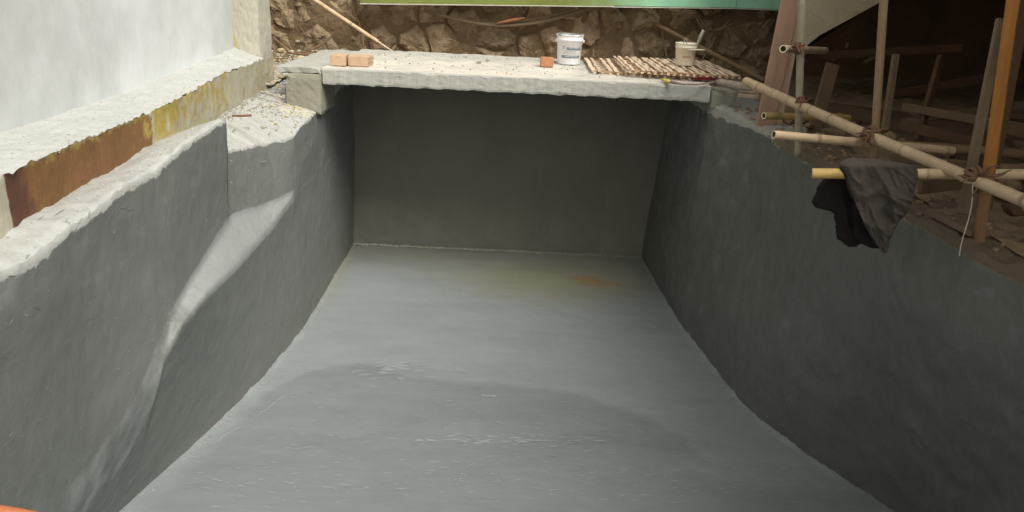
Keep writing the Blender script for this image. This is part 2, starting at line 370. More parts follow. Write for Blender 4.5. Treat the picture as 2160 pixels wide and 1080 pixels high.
PR = np.array([bilerp_curve(left_profile(y), [40, 8, 26, 3, 14]) for y in yl]); YL = np.array(yl)
near = np.where(abs(YL-YS) < .55)[0]; S_ = PR.copy()
for i in near:      # the ledge runs through under the step without a break
    wg = np.exp(-((YL-YL[i])/.10)**2)*np.r_[0, np.diff(YL)]; wg = np.minimum(wg, .05); wg /= wg.sum()
    f = sst(.40, .05, abs(YL[i]-YS))
    for j in range(49):
        for c_ in (0, 2):
            h_ = f; S_[i, j, c_] = PR[i, j, c_]*(1-h_)+float((PR[:, j, c_]*wg).sum())*h_
for iy, y in enumerate(yl):
    a = S_[iy].copy()
    it = int(1+12*sst(5.2, 3.9, y))
    for _ in range(it):
        b = a.copy(); b[1:74, 0] = (a[:73, 0]+2*a[1:74, 0]+a[2:75, 0])/4; b[1:74, 2] = (a[:73, 2]+2*a[1:74, 2]+a[2:75, 2])/4
        b[66:, :] = a[66:, :]; a = b
    row, mr = [], []
    for j, q in enumerate(a):
        x, yy, z = q
        d = .010*N(x, yy*.8, z*1.2, 1.3)+.004*N(x, yy, z*1.3, 6)+.003*N(x, yy, z*1.5, 17)
        if j > 77: d = .6*d; z += .016*N(x, yy, 2, 3)+.007*N(x, yy, 2, 10)+.004*abs(N(x, yy, 2, 26))
        if j < 3: d = 0
        row.append((x+d*(1 if j <= 77 else .3), yy, z+(d*.5 if j > 74 else 0)))
        cem = 0
        top = a[74, 2]
        if y < YS:
            wdt = .035+.05*sst(6, 4.2, y)*(0.5+.8*N(0, y, 9, 1.4))
            cem = .5+(z-(top-wdt*.6))*9
        else: cem = .5+(z-(top-.02-.02*N(0, y, 3, 3)))*14
        if j > 77: cem = 1
        cem = max(0, min(1, cem))
        lt = 0
        if 39 <= j <= 49: lt = (.95*sst(4.6, 5.5, y)+.62*sst(3.0, 3.8, y)*sst(5.4, 4.8, y)*(.7+.5*N(0, y*3, z*3, 2)))*sst(7.4, 7.1, y)  # sky light on the upward-facing ledge and its trail, painted as a lighter tint
        if j < 74: lt = max(lt, .45*sst(top-.34, top-.08, z)*sst(5.6, 4.6, y)*(.6+N(0, y, z, 3)),   .20*sst(.05, .5, N(x, y*.9+z*.6, z*1.8-y*.5, 2.2)), .35*sst(4.6, 3.6, y)*sst(.3, .8, z)*sst(1.2, .8, z))
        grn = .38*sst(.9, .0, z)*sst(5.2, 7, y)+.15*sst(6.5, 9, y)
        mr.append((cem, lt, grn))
    Pg.append(row); Mg.append(mr)
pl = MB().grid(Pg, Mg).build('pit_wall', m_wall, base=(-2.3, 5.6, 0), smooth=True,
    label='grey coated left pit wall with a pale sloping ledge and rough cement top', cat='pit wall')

# --- right pit wall
RT = rowpx([(1500, 222, 1.95), (1560, 246, 2.12), (1600, 272, 2.22), (1730, 345, 2.34), (1900, 440, 2.42), (2050, 530, 2.46), (2160, 578, 2.55)])
RT = [(1.2, 2.7, 2.24)]+RT+[(10.1, 1.87, 2.3)]
Pg, Mg = [], []
for y in np.linspace(1.2, BACK+.1, 330):
    xt, zt = itp(y, RT, 1), itp(y, RT, 2)
    xb = itp(y, RBASE)
    lump = .025*N(0, y, 8, 2.5)+.012*N(0, y, 1, 9)
    zt += lump
    lowx = xt+(xb-xt)*.55
    pr = [(xb, y, -.03), (xb+(xt-xb)*.35-.03*sst(6, 4.5, y), y, .8), (xt-.02, y, 1.75), (xt, y, zt), (xt+.06, y, zt+.02), (max(xt+.40, 2.76), y, 2.245+.02*sst(6, 8, y))]
    a = np.array(bilerp_curve(pr, [22, 24, 14, 3, 12]))
    for _ in range(22):
        b = a.copy(); b[1:60, 0] = (a[:59, 0]+2*a[1:60, 0]+a[2:61, 0])/4; b[56:, 0] = a[56:, 0]; a = b
    row, mr = [], []
    for j, q in enumerate(a):
        x, yy, z = q
        d = .02*N(x, yy+40, z, 1.4)+.009*N(x, yy+9, z, 5)+.005*N(x, yy, z, 14)
        if j > 61: z += .03*N(x, yy, 4, 3)+.015*N(x, yy, 4, 12); d *= .3
        if j < 3: d = 0
        row.append((x-d, yy, z))
        top = zt
        cem = .5+(z-(top-.04-.03*N(0, y, 2, 2)-.10*sst(7.2, 8.2, y)*(.4+.6*abs(N(0, y, 5, 6)))))*14
        if j > 61: cem = 1
        lt = .20*sst(-.1, .7, N(x+3, yy*2.2+z*1.6, z*1.7-yy*1.2, 2.2))+.12*sst(.0, .5, N(x, yy*5+z*4, z*2-yy*1.5, 2.5))+.20*sst(7, 8.3, y)*sst(.6, 1.9, z)
        br = 1.0*sst(7.6, 6.6, y) if j > 58 else 0
        mr.append((max(0, min(1, cem)), lt, max(0, min(1, br))))
    Pg.append(row); Mg.append(mr)
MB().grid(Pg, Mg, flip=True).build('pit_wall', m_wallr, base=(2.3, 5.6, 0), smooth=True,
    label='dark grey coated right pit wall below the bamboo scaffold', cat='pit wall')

# --- back and near pit walls
def endwall(y, xl, xr, ztop, flip, label, th=.2):
    P, M_ = [], []
    for i in range(90):
        z = -.03+(ztop+.03)*i/89; t = max(0, z)/ztop; row = []; mr = []
        for k in range(150):
            s = k/149; x = (xl[0]*(1-t)+xl[1]*t)*(1-s)+(xr[0]*(1-t)+xr[1]*t)*s
            row.append((x, y+(.014*N(x, z, 3, 1.3)+.005*N(x, z, 9, 6))*(1 if flip else 1), z))
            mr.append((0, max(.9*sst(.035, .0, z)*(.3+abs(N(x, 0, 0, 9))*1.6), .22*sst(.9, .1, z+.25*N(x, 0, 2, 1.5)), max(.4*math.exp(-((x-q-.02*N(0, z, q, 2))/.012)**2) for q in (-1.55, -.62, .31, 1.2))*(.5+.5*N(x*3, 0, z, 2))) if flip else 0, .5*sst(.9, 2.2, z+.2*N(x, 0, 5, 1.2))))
        P.append(row); M_.append(mr)
    return MB().grid(P, M_, flip=not flip).build('pit_wall', m_wallb if flip else m_wall, base=((xl[0]+xr[0])/2, y, 0), smooth=True, label=label, cat='pit wall')
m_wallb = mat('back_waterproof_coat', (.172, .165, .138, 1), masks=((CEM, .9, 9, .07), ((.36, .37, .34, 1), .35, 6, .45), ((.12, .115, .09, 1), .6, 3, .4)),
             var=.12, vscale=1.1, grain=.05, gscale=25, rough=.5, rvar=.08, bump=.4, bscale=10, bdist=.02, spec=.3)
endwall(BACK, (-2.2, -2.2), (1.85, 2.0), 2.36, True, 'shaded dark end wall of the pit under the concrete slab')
endwall(1.2, (-2.8, -2.4), (3.1, 2.8), 2.24, False, 'near end wall of the pit below the viewer')

# --- ground sheet round the pit (reaches the horizon)
def ground():
    mb = MB()
    X = [-200, -40, -12, -2.74, 2.72, 12, 40, 200]; Y = [-200, -40, 1.2, BACK+.1, 14, 40, 200]
    vs_ = [(x, y, 2.2) for y in Y for x in X]; n = len(X); fs = []
    for j in range(len(Y)-1):
        for i in range(n-1):
            if X[i] == -2.74 and Y[j] == 1.2: continue
            fs.append((j*n+i, j*n+i+1, (j+1)*n+i+1, (j+1)*n+i))
    mb.add(vs_, fs); return mb.build('ground', m_earth, base=(0, 0, 0), kind='structure')
ground()
def patch(x0, x1, y0, y1, zf, name, m, nx=60, ny=60, amp=1.0, maskf=None, **t):
    P, M_ = [], []
    for j in range(ny):
        y = y0+(y1-y0)*j/(ny-1); row = []; mr = []
        for i in range(nx):
            x = x0+(x1-x0)*i/(nx-1); row.append((x, y, zf(x, y)+amp*(.03*N(x, y, 1, 2)+.015*N(x, y, 6, 8))))
            mr.append(maskf(x, y) if maskf else (0, 0, 0))
        P.append(row); M_.append(mr)
    return MB().grid(P, M_, flip=True).build(name, m, base=(0, 0, 0), smooth=True, **t)
# earth strip right of the pit, sloping under the scaffold
patch(2.62, 7.2, 1.2, 12.0, lambda x, y: 2.235+.05*sst(2.9, 4.5, x)+.10*sst(8, 10, y), 'ground', m_bank, 120, 200,
      maskf=lambda x, y: (.30*sst(3.2, 2.7, x), 0, 0), kind='structure')
# earth strip behind the slab and left of it
patch(-6.5, 4.0, BACK+.05, 11.6, lambda x, y: 2.30+.10*sst(BACK, 11.2, y), 'ground', m_earth, 140, 40, kind='structure')
patch(-6.5, -2.66, 8.6, BACK+.1, lambda x, y: 2.26+.05*sst(8.8, 9.6, y), 'ground', m_bank, 60, 40, maskf=lambda x, y: (.6, 0, 0), kind='structure')

# ================================================================== LEFT BUILDING
b_wall = empty('building_wall', (-3.05, 4, 2.3), 'white plastered building wall rising beside the left of the pit, with its ledge', 'building')
# plaster face
P, M_ = [], []
for i in range(70):
    z = 2.3+4.0*i/69; row = []; mr = []
    for k in range(150):
        y = -1.0+9.62*k/149
        row.append((-3.0+.012*N(1, y, z, 1.0)+.004*N(1, y, z, 5), y, z))
        mr.append((.15+.62*sst(3.8, 7.3, y)*(.7+.6*N(2, y*.7, z*.35, 1.4)+.3)*sst(8.62, 7.6, y), 0, 0))
    P.append(row); M_.append(mr)
MB().grid(P, M_, flip=True).build('plaster_face', m_plaster, b_wall, smooth=True)
MB().box((-3.16, 3.81, 4.25), (.28, 9.6, 4.4)).build('wall_core', m_plaster, b_wall)
MB().box((-5.0, 8.78, 4.25), (3.4, .3, 4.4)).build('rear_wall', m_plaster, b_wall)
# column
zc = at(548, 0, x=-2.72)
yc0 = float(at(548, 60, x=-2.72)[1]); yc1 = float(at(576, 100, x=-2.72)[1])
def rough_box(x0, x1, y0, y1, z0, z1, st, amp, maskf, name, m, parent, chip=0):
    bm = bmesh.new(); bmesh.ops.create_cube(bm, size=1)
    for v in bm.verts: v.co = Vector((x0+(x1-x0)*(v.co.x+.5), y0+(y1-y0)*(v.co.y+.5), z0+(z1-z0)*(v.co.z+.5)))
    for ax, (a, b) in enumerate(((x0, x1), (y0, y1), (z0, z1))):
        k = int((b-a)/st)
        for i in range(1, k):
            co = [0, 0, 0]; co[ax] = a+(b-a)*i/k; no = [0, 0, 0]; no[ax] = 1
            bmesh.ops.bisect_plane(bm, geom=bm.verts[:]+bm.edges[:]+bm.faces[:], plane_co=co, plane_no=no)
    bm.normal_update(); bm.verts.ensure_lookup_table(); bm.verts.index_update()
    vs_ = []; ms = []
    for v in bm.verts:
        c = v.co; k = N(c.x, c.y, c.z, 5)*amp+N(c.x, c.y, c.z, 16)*amp*.6
        edges = sum(min(abs(q-a), abs(q-b)) < 1e-4 for q, a, b in ((c.x, x0, x1), (c.y, y0, y1), (c.z, z0, z1)))
        if edges >= 2 and chip: k -= chip*(.35+max(0, N(c.x, c.y, c.z, 7)+N(c.x, c.y, c.z, 2.2)))
        vs_.append(c+v.normal*k); ms.append(maskf(c) if maskf else (0, 0, 0))
    mb = MB().add([v[:] for v in vs_], [[v.index for v in f.verts] for f in bm.faces], ms); bm.free()
    return mb.build(name, m, parent, smooth=False)
rough_box(-3.12, -2.725, yc0, yc1, 2.1, 6.4, .05, .006, lambda c: (.62*sst(2.95, 2.72, c.z)*sst(2.55, 2.66, c.z)*sst(-2.9, -3.0, c.x)+.25*abs(N(c.x, c.y, c.z, 2)), .5*sst(2.6, 3.3, c.z)*abs(N(c.x*2, c.y, c.z*.4, 3)), 0), 'column', m_col, b_wall, chip=.012)
# ledge (top) + stained outer face
TOPZ = []
for px, py in [(0, 375), (60, 345), (150, 305), (235, 270), (310, 240), (390, 200), (470, 155), (530, 135), (576, 112)]:
    lo, hi = 2.3, 2.75
    y = 5
    for _ in range(30):      # meet the beam face
        q = at(px, py, x=beamx(y)); y = q[1]
    TOPZ.append((y, q[2]))
TOPZ = sorted(TOPZ); TOPZ = [(1.0, TOPZ[0][1]-.03)]+TOPZ
IN = sorted([(float(at(px, py, x=-3.0)[1]), float(at(px, py, x=-3.0)[2])) for px, py in [(0, 280), (130, 240), (260, 195), (400, 140), (500, 97)]])
P, M_ = [], []
for y in np.linspace(-1, yc0+.03, 230):
    xb = beamx(y); zt = itp(y, TOPZ)+.012*N(0, y, 4, 7)+.016*N(0, y, 7, 24)-.02*max(0, N(0, y, 1, 13)); zi = itp(y, IN)
    row = []; mr = []
    for k in range(34):
        s = k/33; x = xb+.012*(1 if k else 0)*0+(-3.02-xb)*s
        z = zt+(zi-zt)*s**1.1-.05*sst(.9, 1, s)*0
        row.append((x+(.012*N(9, y, 0, 20) if k == 0 else 0), y, z+.010*N(x, y, 2, 4)+.006*N(x, y, 2, 16)))
        mr.append((.28*sst(.3, 0, s)*abs(N(x, y, 0, 5)), .55*sst(.12, 0, s)*abs(N(x, y, 0, 9)), 0))
    P.append(row); M_.append(mr)
MB().grid(P, M_, flip=False).build('ledge_top', m_cem, b_wall, smooth=True)
yA = float(at(20, 420, x=-2.41)[1]); yB = float(at(318, 260, x=-2.55)[1]); yC = float(at(475, 180, x=-2.65)[1]); yD = float(at(365, 230, x=-2.57)[1])
P, M_ = [], []
for y in np.linspace(-1, yc1, 300):
    xb = beamx(y); row = []; mr = []
    zt = itp(y, TOPZ)+.012*N(0, y, 4, 7)+.016*N(0, y, 7, 24)-.02*max(0, N(0, y, 1, 13)); z0 = itp(y, EZ)-.06
    for k in range(18):
        s = k/17; z = z0+(zt-z0)*s
        x = xb-.004*sst(yA, yA+.02, y)*sst(yB, yB-.02, y)+.006*N(4, y, z, 6)+.004*N(4, y, z, 20)
        if k == 17: x = xb+.012*N(9, y, 0, 20)
        row.append((x, y, z))
        br = sst(yA-.02, yA+.02, y)*(sst(yB+.05, yB-.06, y)*.85+.15*sst(yB+.5, yB, y))*(1-.5*sst(.86, 1, s))
        ye = sst(yB, yB+.05, y)*sst(yC+.01, yC-.02, y)*(.55+.3*N(0, y*3, z, 3)+.25*sst(.1, 1, s))*(1-.35*sst(yD, yD+.3, y))
        ye = max(ye, .5*sst(yB-.22, yB-.02, y)*sst(yB+.02, yB, y), .45*sst(.75, 1, s)*sst(yA, yA+.3, y)*sst(yC, yC-.1, y))
        dk = sst(yA, yA+.02, y)*sst(yA+.45, yA+.05, y)*.75+.25*sst(yA-.4, yA, y)*sst(.6, .8, s)*sst(yA+.02, yA, y)
        if y > yC: ye = .25+.25*N(5, y*4, z, 2)
        mr.append((br, max(0, ye), dk))
    P.append(row); M_.append(mr)
MB().grid(P, M_, flip=True).build('ledge_face', m_beam, b_wall, smooth=True)

# ================================================================== SLAB
sl = empty('concrete_slab', (0, 9.2, 2.37), 'long rough concrete slab bridging the far end of the pit', 'concrete slab')
SL0, SL1, SLB = 2.36, 2.52, 8.15
P, M_ = [], []
def slab_pt(s, t):      # s along x, t around section: returns point
    xl = -1.985+.02*N(0, t, 0, 3); xr = 1.90
    return xl+(xr-xl)*s
xs = np.linspace(-1.99, 1.915, 200)
for x in xs:
    yf = 8.15+.012*N(x, 0, 0, 4)+.006*N(x, 0, 0, 14)
    yb = 10.25-.22*sst(-.5, 2, x)+.02*N(x, 5, 0, 2)
    zb = SL0-.012*N(x, 1, 0, 5)-.012*max(0, N(x, 4, 0, 9)); zt = SL1+.003*N(x, 0, 0, 3)
    ch = .012+.02*max(0, N(x, 2, 9, 5))+.02*max(0, N(x, 2, 2, 1.7))+.03*sst(1.2, 1.5, x)*max(0, N(x, 7, 0, 4)+.2)
    cb = .010+.03*max(0, N(x, 8, 9, 8))
    sec = []
    sec += [(yb, zb), (9.2, zb), (yf+cb+.03, zb-.0), (yf+cb*.4, zb+.002), (yf, zb+.02)]
    for k in range(1, 7): sec.append((yf+.003*N(x, k*.05, 3, 9), zb+.02+(zt-ch-zb-.02)*k/7))
    sec += [(yf, zt-ch), (yf+ch*.45, zt-ch*.3), (yf+ch+.01, zt)]
    n0 = len(sec)
    for k in range(1, 30): yy = yf+ch+.01+(yb-yf-ch-.03)*k/29; sec.append((yy, zt+.006*N(x, yy, 0, 3)+.005*N(x, yy, 0, 12)))
    sec += [(yb, zt-.02), (yb, zb)]
    row = [(x, a, b) for a, b in sec]; P.append(row)
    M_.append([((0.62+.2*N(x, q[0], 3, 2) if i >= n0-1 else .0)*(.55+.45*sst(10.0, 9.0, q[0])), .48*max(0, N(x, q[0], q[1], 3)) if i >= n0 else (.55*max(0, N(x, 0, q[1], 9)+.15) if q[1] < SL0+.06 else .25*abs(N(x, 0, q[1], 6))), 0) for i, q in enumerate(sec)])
mb = MB().grid(P, M_, flip=True)
for row, fl in ((P[0], False), (P[-1], True)):
    b = [row[i] for i in range(len(row)-1)]; mb.add(b, [tuple(range(len(b)))[::(-1 if not fl else 1)]])
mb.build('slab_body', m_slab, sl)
# cement haunches at both ends of the slab top
def haunch(x0, x1, y0, y1, z, name, m, parent):
    return rough_box(x0, x1, y0, y1, z[0], z[1], .04, .012, None, name, m, parent, chip=.03)
lb = empty('concrete_block', (-2.2, 8.3, 2.1), 'squat trowelled cement block under the left end of the slab', 'concrete block')
rough_box(-2.36, -2.0, 8.12, 8.75, 2.04, 2.45, .04, .008, None, 'block_body', m_block, lb, chip=.02)
rough_box(-2.46, -2.0, 8.16, 10.1, 2.445, 2.515, .05, .010, None, 'cement_cap', m_slab, lb, chip=.03)
rb = empty('concrete_block', (2.05, 8.4, 2.2), 'small cracked cement block under the right end of the slab', 'concrete block')
rough_box(1.925, 2.19, 8.13, 9.6, 2.30, 2.475, .04, .008, None, 'block_body', m_block, rb, chip=.02)

# ================================================================== RUBBLE WALL
rw = empty('rubble_wall', (0, 11.2, 2.3), 'brown rubble stone retaining wall behind the slab', 'stone wall')
P = []
for i in range(40):
    z = 2.2+2.6*i/39; P.append([(x, 11.035+.05*N(x, 0, z, 1.2)+.035*N(x, 3, z, 6), z) for x in np.linspace(-7, 7.4, 200)])
MB().grid(P).build('mortar_bed', m_mortar, rw, smooth=True)
def clip(poly, p, q):
    """keep the half plane nearer p than q"""
    m = ((p[0]+q[0])/2, (p[1]+q[1])/2); n_ = (q[0]-p[0], q[1]-p[1]); out = []
    f = lambda a: (a[0]-m[0])*n_[0]+(a[1]-m[1])*n_[1]
    for i in range(len(poly)):
        a, b = poly[i], poly[(i+1) % len(poly)]; fa, fb = f(a), f(b)
        if fa <= 0: out.append(a)
        if fa*fb < 0: t = fa/(fa-fb); out.append((a[0]+(b[0]-a[0])*t, a[1]+(b[1]-a[1])*t))
    return out
rs = random.Random(5); seeds = []
for j in range(-1, 5):
    for i in range(-2, 28):
        if rs.random() < .12: continue
        sx = .46; seeds.append((-6.6+i*sx+(j % 2)*.2+rs.uniform(-.21, .21), 2.30+j*.33+rs.uniform(-.14, .14)))
cnt = 0
for p in seeds:
    if not (2.2 < p[1] < 3.5 and -5.2 < p[0] < 4.6): continue
    poly = [(p[0]-.5, p[1]-.5), (p[0]+.5, p[1]-.5), (p[0]+.5, p[1]+.5), (p[0]-.5, p[1]+.5)]
    for q in seeds:
        if q != p and abs(q[0]-p[0]) < 1 and abs(q[1]-p[1]) < 1: poly = clip(poly, p, q)
        if not poly: break
    if len(poly) < 3: continue
    # resample outline
    pts = []
    for i in range(len(poly)):
        a, b = poly[i], poly[(i+1) % len(poly)]; L_ = math.hypot(a[0]-b[0], a[1]-b[1]); k = max(1, int(L_/.045))
        for t in range(k): pts.append((a[0]+(b[0]-a[0])*t/k, a[1]+(b[1]-a[1])*t/k))
    dep = rs.uniform(.05, .13); tx, tz = rs.uniform(-.3, .3), rs.uniform(-.35, .25)
    vs_, fs = [], []; m_ = len(pts)
    w1 = rs.uniform(.55, .85); rings = [(.985, .12), (.93, -.2), (w1+.1, -.65), (w1-.08, -.85), (.42, -1.0), (.2, -1.02)]
    for k, (sc_, dd) in enumerate(rings):
        for (x, z) in pts:
            xx, zz = p[0]+(x-p[0])*sc_, p[1]+(z-p[1])*sc_
            xx += .045*N(x, z, 5, 5); zz += .045*N(z, x, 2, 5)
            y = 11.08+dep*dd+(xx-p[0])*tx*min(1, -dd*1.2 if dd < 0 else 0)+(zz-p[1])*tz*min(1, -dd if dd < 0 else 0)
            y += (.075*N(xx, zz, 1, 3)+.04*N(xx, zz, 7, 8)) if dd < 0 else 0
            vs_.append((xx, y, zz))
    vs_.append((p[0], 11.08-dep+.02*N(p[0], p[1], 1, 4), p[1])); c_ = len(vs_)-1
    for k in range(len(rings)-1):
        for i in range(m_): j = (i+1) % m_; fs.append((k*m_+i, k*m_+j, (k+1)*m_+j, (k+1)*m_+i))
    for i in range(m_): fs.append(((len(rings)-1)*m_+i, (len(rings)-1)*m_+(i+1) % m_, c_))
    bx = MB().add(vs_, fs)
    o = bx.build('stone', m_stone, rw, smooth=False); cnt += 1
    # set origin near the stone so its texture and random tone differ
    me = o.data; off = Vector((p[0], 11.1, p[1]))-WL(rw); me.transform(Matrix.Translation(-off)); o.location = off
print('stones', cnt)

# green painted metal panels above
gp = empty('metal_hoarding', (0.6, 10.75, 2.95), 'long green painted metal sheet running above the rubble wall', 'metal sheet')
xa, xm, xm2, xe = at(760, 8, y=10.6), at(1295, 14, y=10.6), at(1552, 18, y=10.6), at(1660, 22, y=10.6)
def panel(p, q, off):
    P, M_ = [], []
    for i in range(14):
        row = []; mr = []
        for k in range(40):
            s = k/39; x = p[0]+(q[0]-p[0])*s; zb = p[2]+(q[2]-p[2])*s
            row.append((x, 10.6+off+.008*N(x, 0, i*.1, 3), zb+.01+.8*i/13))
            mr.append((.97*sst(2.6, .2, x), .5*math.exp(-((x-2.9)**2/.02+(zb+.8*i/13-3.19)**2/.003)) if x > 2.4 else 0, 0))
        P.append(row); M_.append(mr)
    return MB().grid(P, M_).build('sheet_panel', m_green, gp, smooth=True)
panel(xa, xm, 0); panel(xm, xm2, .012); panel(xm2, xe, -.01)
MB().bar((xa[0], 10.58, xa[2]), (xm[0], 10.58, xm[2]), .012, .05, up=(0, 1, 0)).build('bottom_rail', m_lip, gp)
MB().bar((xm[0]-.03, 10.57, xm[2]-.005), (xm2[0], 10.58, xm2[2]), .012, .05, up=(0, 1, 0)).build('bottom_rail', m_lip, gp)
MB().bar((xm2[0], 10.56, xm2[2]), (xe[0], 10.56, xe[2]), .012, .05, up=(0, 1, 0)).build('bottom_rail', m_lip, gp)

# ================================================================== HELPERS FOR POLES
def pole(a, b, d0, d1=None, name='bamboo_pole', m=None, label='', cat='bamboo pole', group=None, nodes=.38, hollow=True, bow=.0, n=14, endm=None, kink=.0):
    a, b = Vector(a), Vector(b); L_ = (b-a).length; d1 = d1 or d0; m = m or m_bam
    root = empty(name, a if a.z < b.z else b, label, cat, group)
    k = max(8, int(L_/.012)) if nodes < 5 else max(8, int(L_/.045)); pts, rs_, mk = [], [], []
    ph = rnd.uniform(0, nodes); side = (b-a).cross(Vector((0, 0, 1))).normalized()
    for i in range(k+1):
        t = i/k; p = a.lerp(b, t)+Vector((0, 0, -1))*bow*4*t*(1-t)+side*kink*math.sin(t*7+ph*9)
        r = (d0*(1-t)+d1*t)/2
        q = (t*L_+ph+.085*math.sin(t*L_*3.1+ph*20)+.04*math.sin(t*L_*7.7+ph*9)) % nodes; q = min(q, nodes-q)
        r *= 1+(.12*math.exp(-(q/.012)**2)) if nodes < 5 else 1
        mk.append((.62*math.exp(-((q-.006)/.009)**2) if nodes < 5 else 0, .22, 0))
        r *= 1+.02*noise.noise(Vector((p.x*5, p.y*5, p.z*5)))
        pts.append(p); rs_.append(r)
    MB().tube(pts, rs_, n, caps=not hollow, mask=mk if m is m_bam else None).build('culm' if hollow else 'shaft', m, root, smooth=True)
    if hollow:
        for e, nx, r in ((pts[0], pts[1], rs_[0]), (pts[-1], pts[-2], rs_[-1])):
            t = (nx-e).normalized(); u = t.orthogonal().normalized(); w_ = t.cross(u); mb = MB(); vs_ = []
            for rr, dd in ((r, 0), (r*.74, 0), (r*.70, .05)):
                for i in range(n):
                    A = 2*math.pi*i/n; vs_.append(e+t*dd+(u*math.cos(A)+w_*math.sin(A))*rr)
            fs = [(j*n+i, j*n+(i+1) % n, (j+1)*n+(i+1) % n, (j+1)*n+i) for j in range(1) for i in range(n)]
            MB().add(vs_[:2*n], fs).build('cut_end', endm or m_cut, root)
            MB().add(vs_[n:], [tuple(q for q in f) for f in fs]+[tuple(range(n, 2*n))]).build('hollow', m_hol, root)
    return root
def tie(c, d, label, size=1.0, axis2=(0, 0, 1), tails=5):
    """wrapped rope lashing round the crossing at c"""
    root = empty('rope_lashing', c, label, 'rope tie', 'rope lashings on the scaffold'); c = Vector(c)
    mb = MB()
    for k in range(13):
        ax = Vector((rnd.uniform(-.5, .5), rnd.uniform(-.4, .4), 1)).normalized() if k % 2 else Vector((1, rnd.uniform(-.3, .3), rnd.uniform(-.6, .3))).normalized()
        u = ax.orthogonal().normalized(); w_ = ax.cross(u); rr = d*rnd.uniform(.80, 1.12)*size; off = ax*rnd.uniform(-.5, .5)*d
        pts = [c+off+(u*math.cos(A)+w_*math.sin(A))*rr*(1+.08*math.sin(3*A+k)) for A in np.linspace(0, 2*math.pi, 15)]
        mb.tube(pts, .0065*size, 5, jit=.3)
    mb.build('winding', m_rope, root, smooth=True)
    for k in range(tails):
        a = c+Vector((rnd.uniform(-1, 1), -1.0, rnd.uniform(-.5, .5)))*d
        pts = [a]; v = Vector((rnd.uniform(-1, 1), -.5, rnd.uniform(-.2, .7))).normalized()
        for i in range(5): v = (v+Vector((rnd.uniform(-.5, .5), rnd.uniform(-.3, .3), rnd.uniform(-.6, .3)))).normalized(); pts.append(pts[-1]+v*.022*size)
        MB().tube(pts, [.009*size, .010*size, .008*size, .007*size, .004*size, .002*size], 5, jit=.3).build('rope_end', m_rope, root, smooth=True)
    return root

# ================================================================== SCAFFOLD
RG = 'bamboo poles of the scaffold on the right'
ra, rbp = at(1574, 172, y=7.3), at(2230, 452, y=3.55)
pole(ra, rbp, .080, .064, label='long slanting bamboo rail running in front of all the posts', group=RG, bow=.01)
def rail_y(px):
    best = min(np.linspace(0, 1, 400), key=lambda t: abs(((ra+(rbp-ra)*t-CP)@RI)/((ra+(rbp-ra)*t-CP)@FW)*F+1080-px)); return ra+(rbp-ra)*best
jG, jP, jO = rail_y(1688), rail_y(1838), rail_y(2058)
pole(at(1652, 103, y=jG[1]-.02), at(1740, 107, y=7.6), .058, .060, label='short horizontal bamboo pole lashed high across the greenish post', group=RG, m=m_bam)
pole(at(1611, 244, y=jG[1]+.28), at(1790, 249, y=6.8), .058, label='yellowish bamboo pole running level behind the greenish post', group=RG, m=m_bamo)
pole(at(1632, 284, y=jP[1]-.03), at(2010, 318, y=jP[1]+.25), .056, .058, label='pale cut bamboo pole end jutting out below the slanting rail', group=RG)
pole(at(1713, 366, y=jO[1]+.42), at(2210, 368, y=jO[1]+.12), .059, .058, label='level bamboo pole carrying the dark clothes', group=RG, bow=0)
# yellow skin on the bared tip of that pole
# posts
gy = jG[1]+.07
pole(at(1683, 330, y=gy), at(1693, -90, y=gy+.02), .055, .058, name='scaffold_post', m=m_grn, label='greenish grey round post at the left of the scaffold', cat='post', hollow=False, nodes=9)
py_ = jP[1]+.065
pole(at(1838, 408, y=py_), at(1872, -120, y=py_+.05), .050, .054, name='scaffold_post', m=m_pw, label='weathered brown round post in the middle of the scaffold', cat='post', hollow=False, nodes=9)
oy = jO[1]+.065
def plank(a, b, wd, th, name, m, label, cat='plank', group=None, up=(0, 1, 0)):
    mb = MB().bar(a, b, wd, th, up=up, bev=.005)
    return mb.build(name, m, label=label, cat=cat, group=group)
ob = at(2064, 516, y=oy); ot = at(2146, -60, y=oy+.02)
def long_timber(a, b, wd, th, seg=24):
    a, b = Vector(a), Vector(b); zz = (b-a).normalized(); xx = zz.cross(Vector((0, 1, 0))).normalized(); yy = xx.cross(zz); c_ = .014
    sec = [(-wd/2+c_, -th/2), (wd/2-c_, -th/2), (wd/2, -th/2+c_), (wd/2, th/2-c_), (wd/2-c_, th/2), (-wd/2+c_, th/2), (-wd/2, th/2-c_), (-wd/2, -th/2+c_)]
    vs_, fs, ms = [], [], []
    for i in range(seg+1):
        p = a.lerp(b, i/seg)
        for u, v in sec: vs_.append(p+xx*(u+.002*N(p.z, u*9, 1, 9))+yy*v); ms.append((.75*sst(.38, .22, i/seg)+.55*sst(.93, .97, i/seg)*0, 0, 0))
    for i in range(seg):
        for k in range(8): fs.append((i*8+k, i*8+(k+1) % 8, (i+1)*8+(k+1) % 8, (i+1)*8+k))
    fs += [tuple(range(8))[::-1], tuple(seg*8+k for k in range(8))]
    return MB().add(vs_, fs, ms)
long_timber(ob, ot, .058, .05).build('timber_post', m_ora, label='orange squared timber post at the right of the scaffold', cat='post')
# stretched grey board and dark red board beside it
plank(at(2030, 452, y=oy+.22), at(2112, 40, y=oy+.55), .055, .03, 'leaning_board', m_gwood, 'grey brown board leaning just left of the orange post', 'board')
plank(at(2075, 440, y=oy+.35), at(2168, -40, y=oy+.40), .07, .05, 'leaning_board', m_dwood, 'dark red brown board standing behind the orange post', 'board')
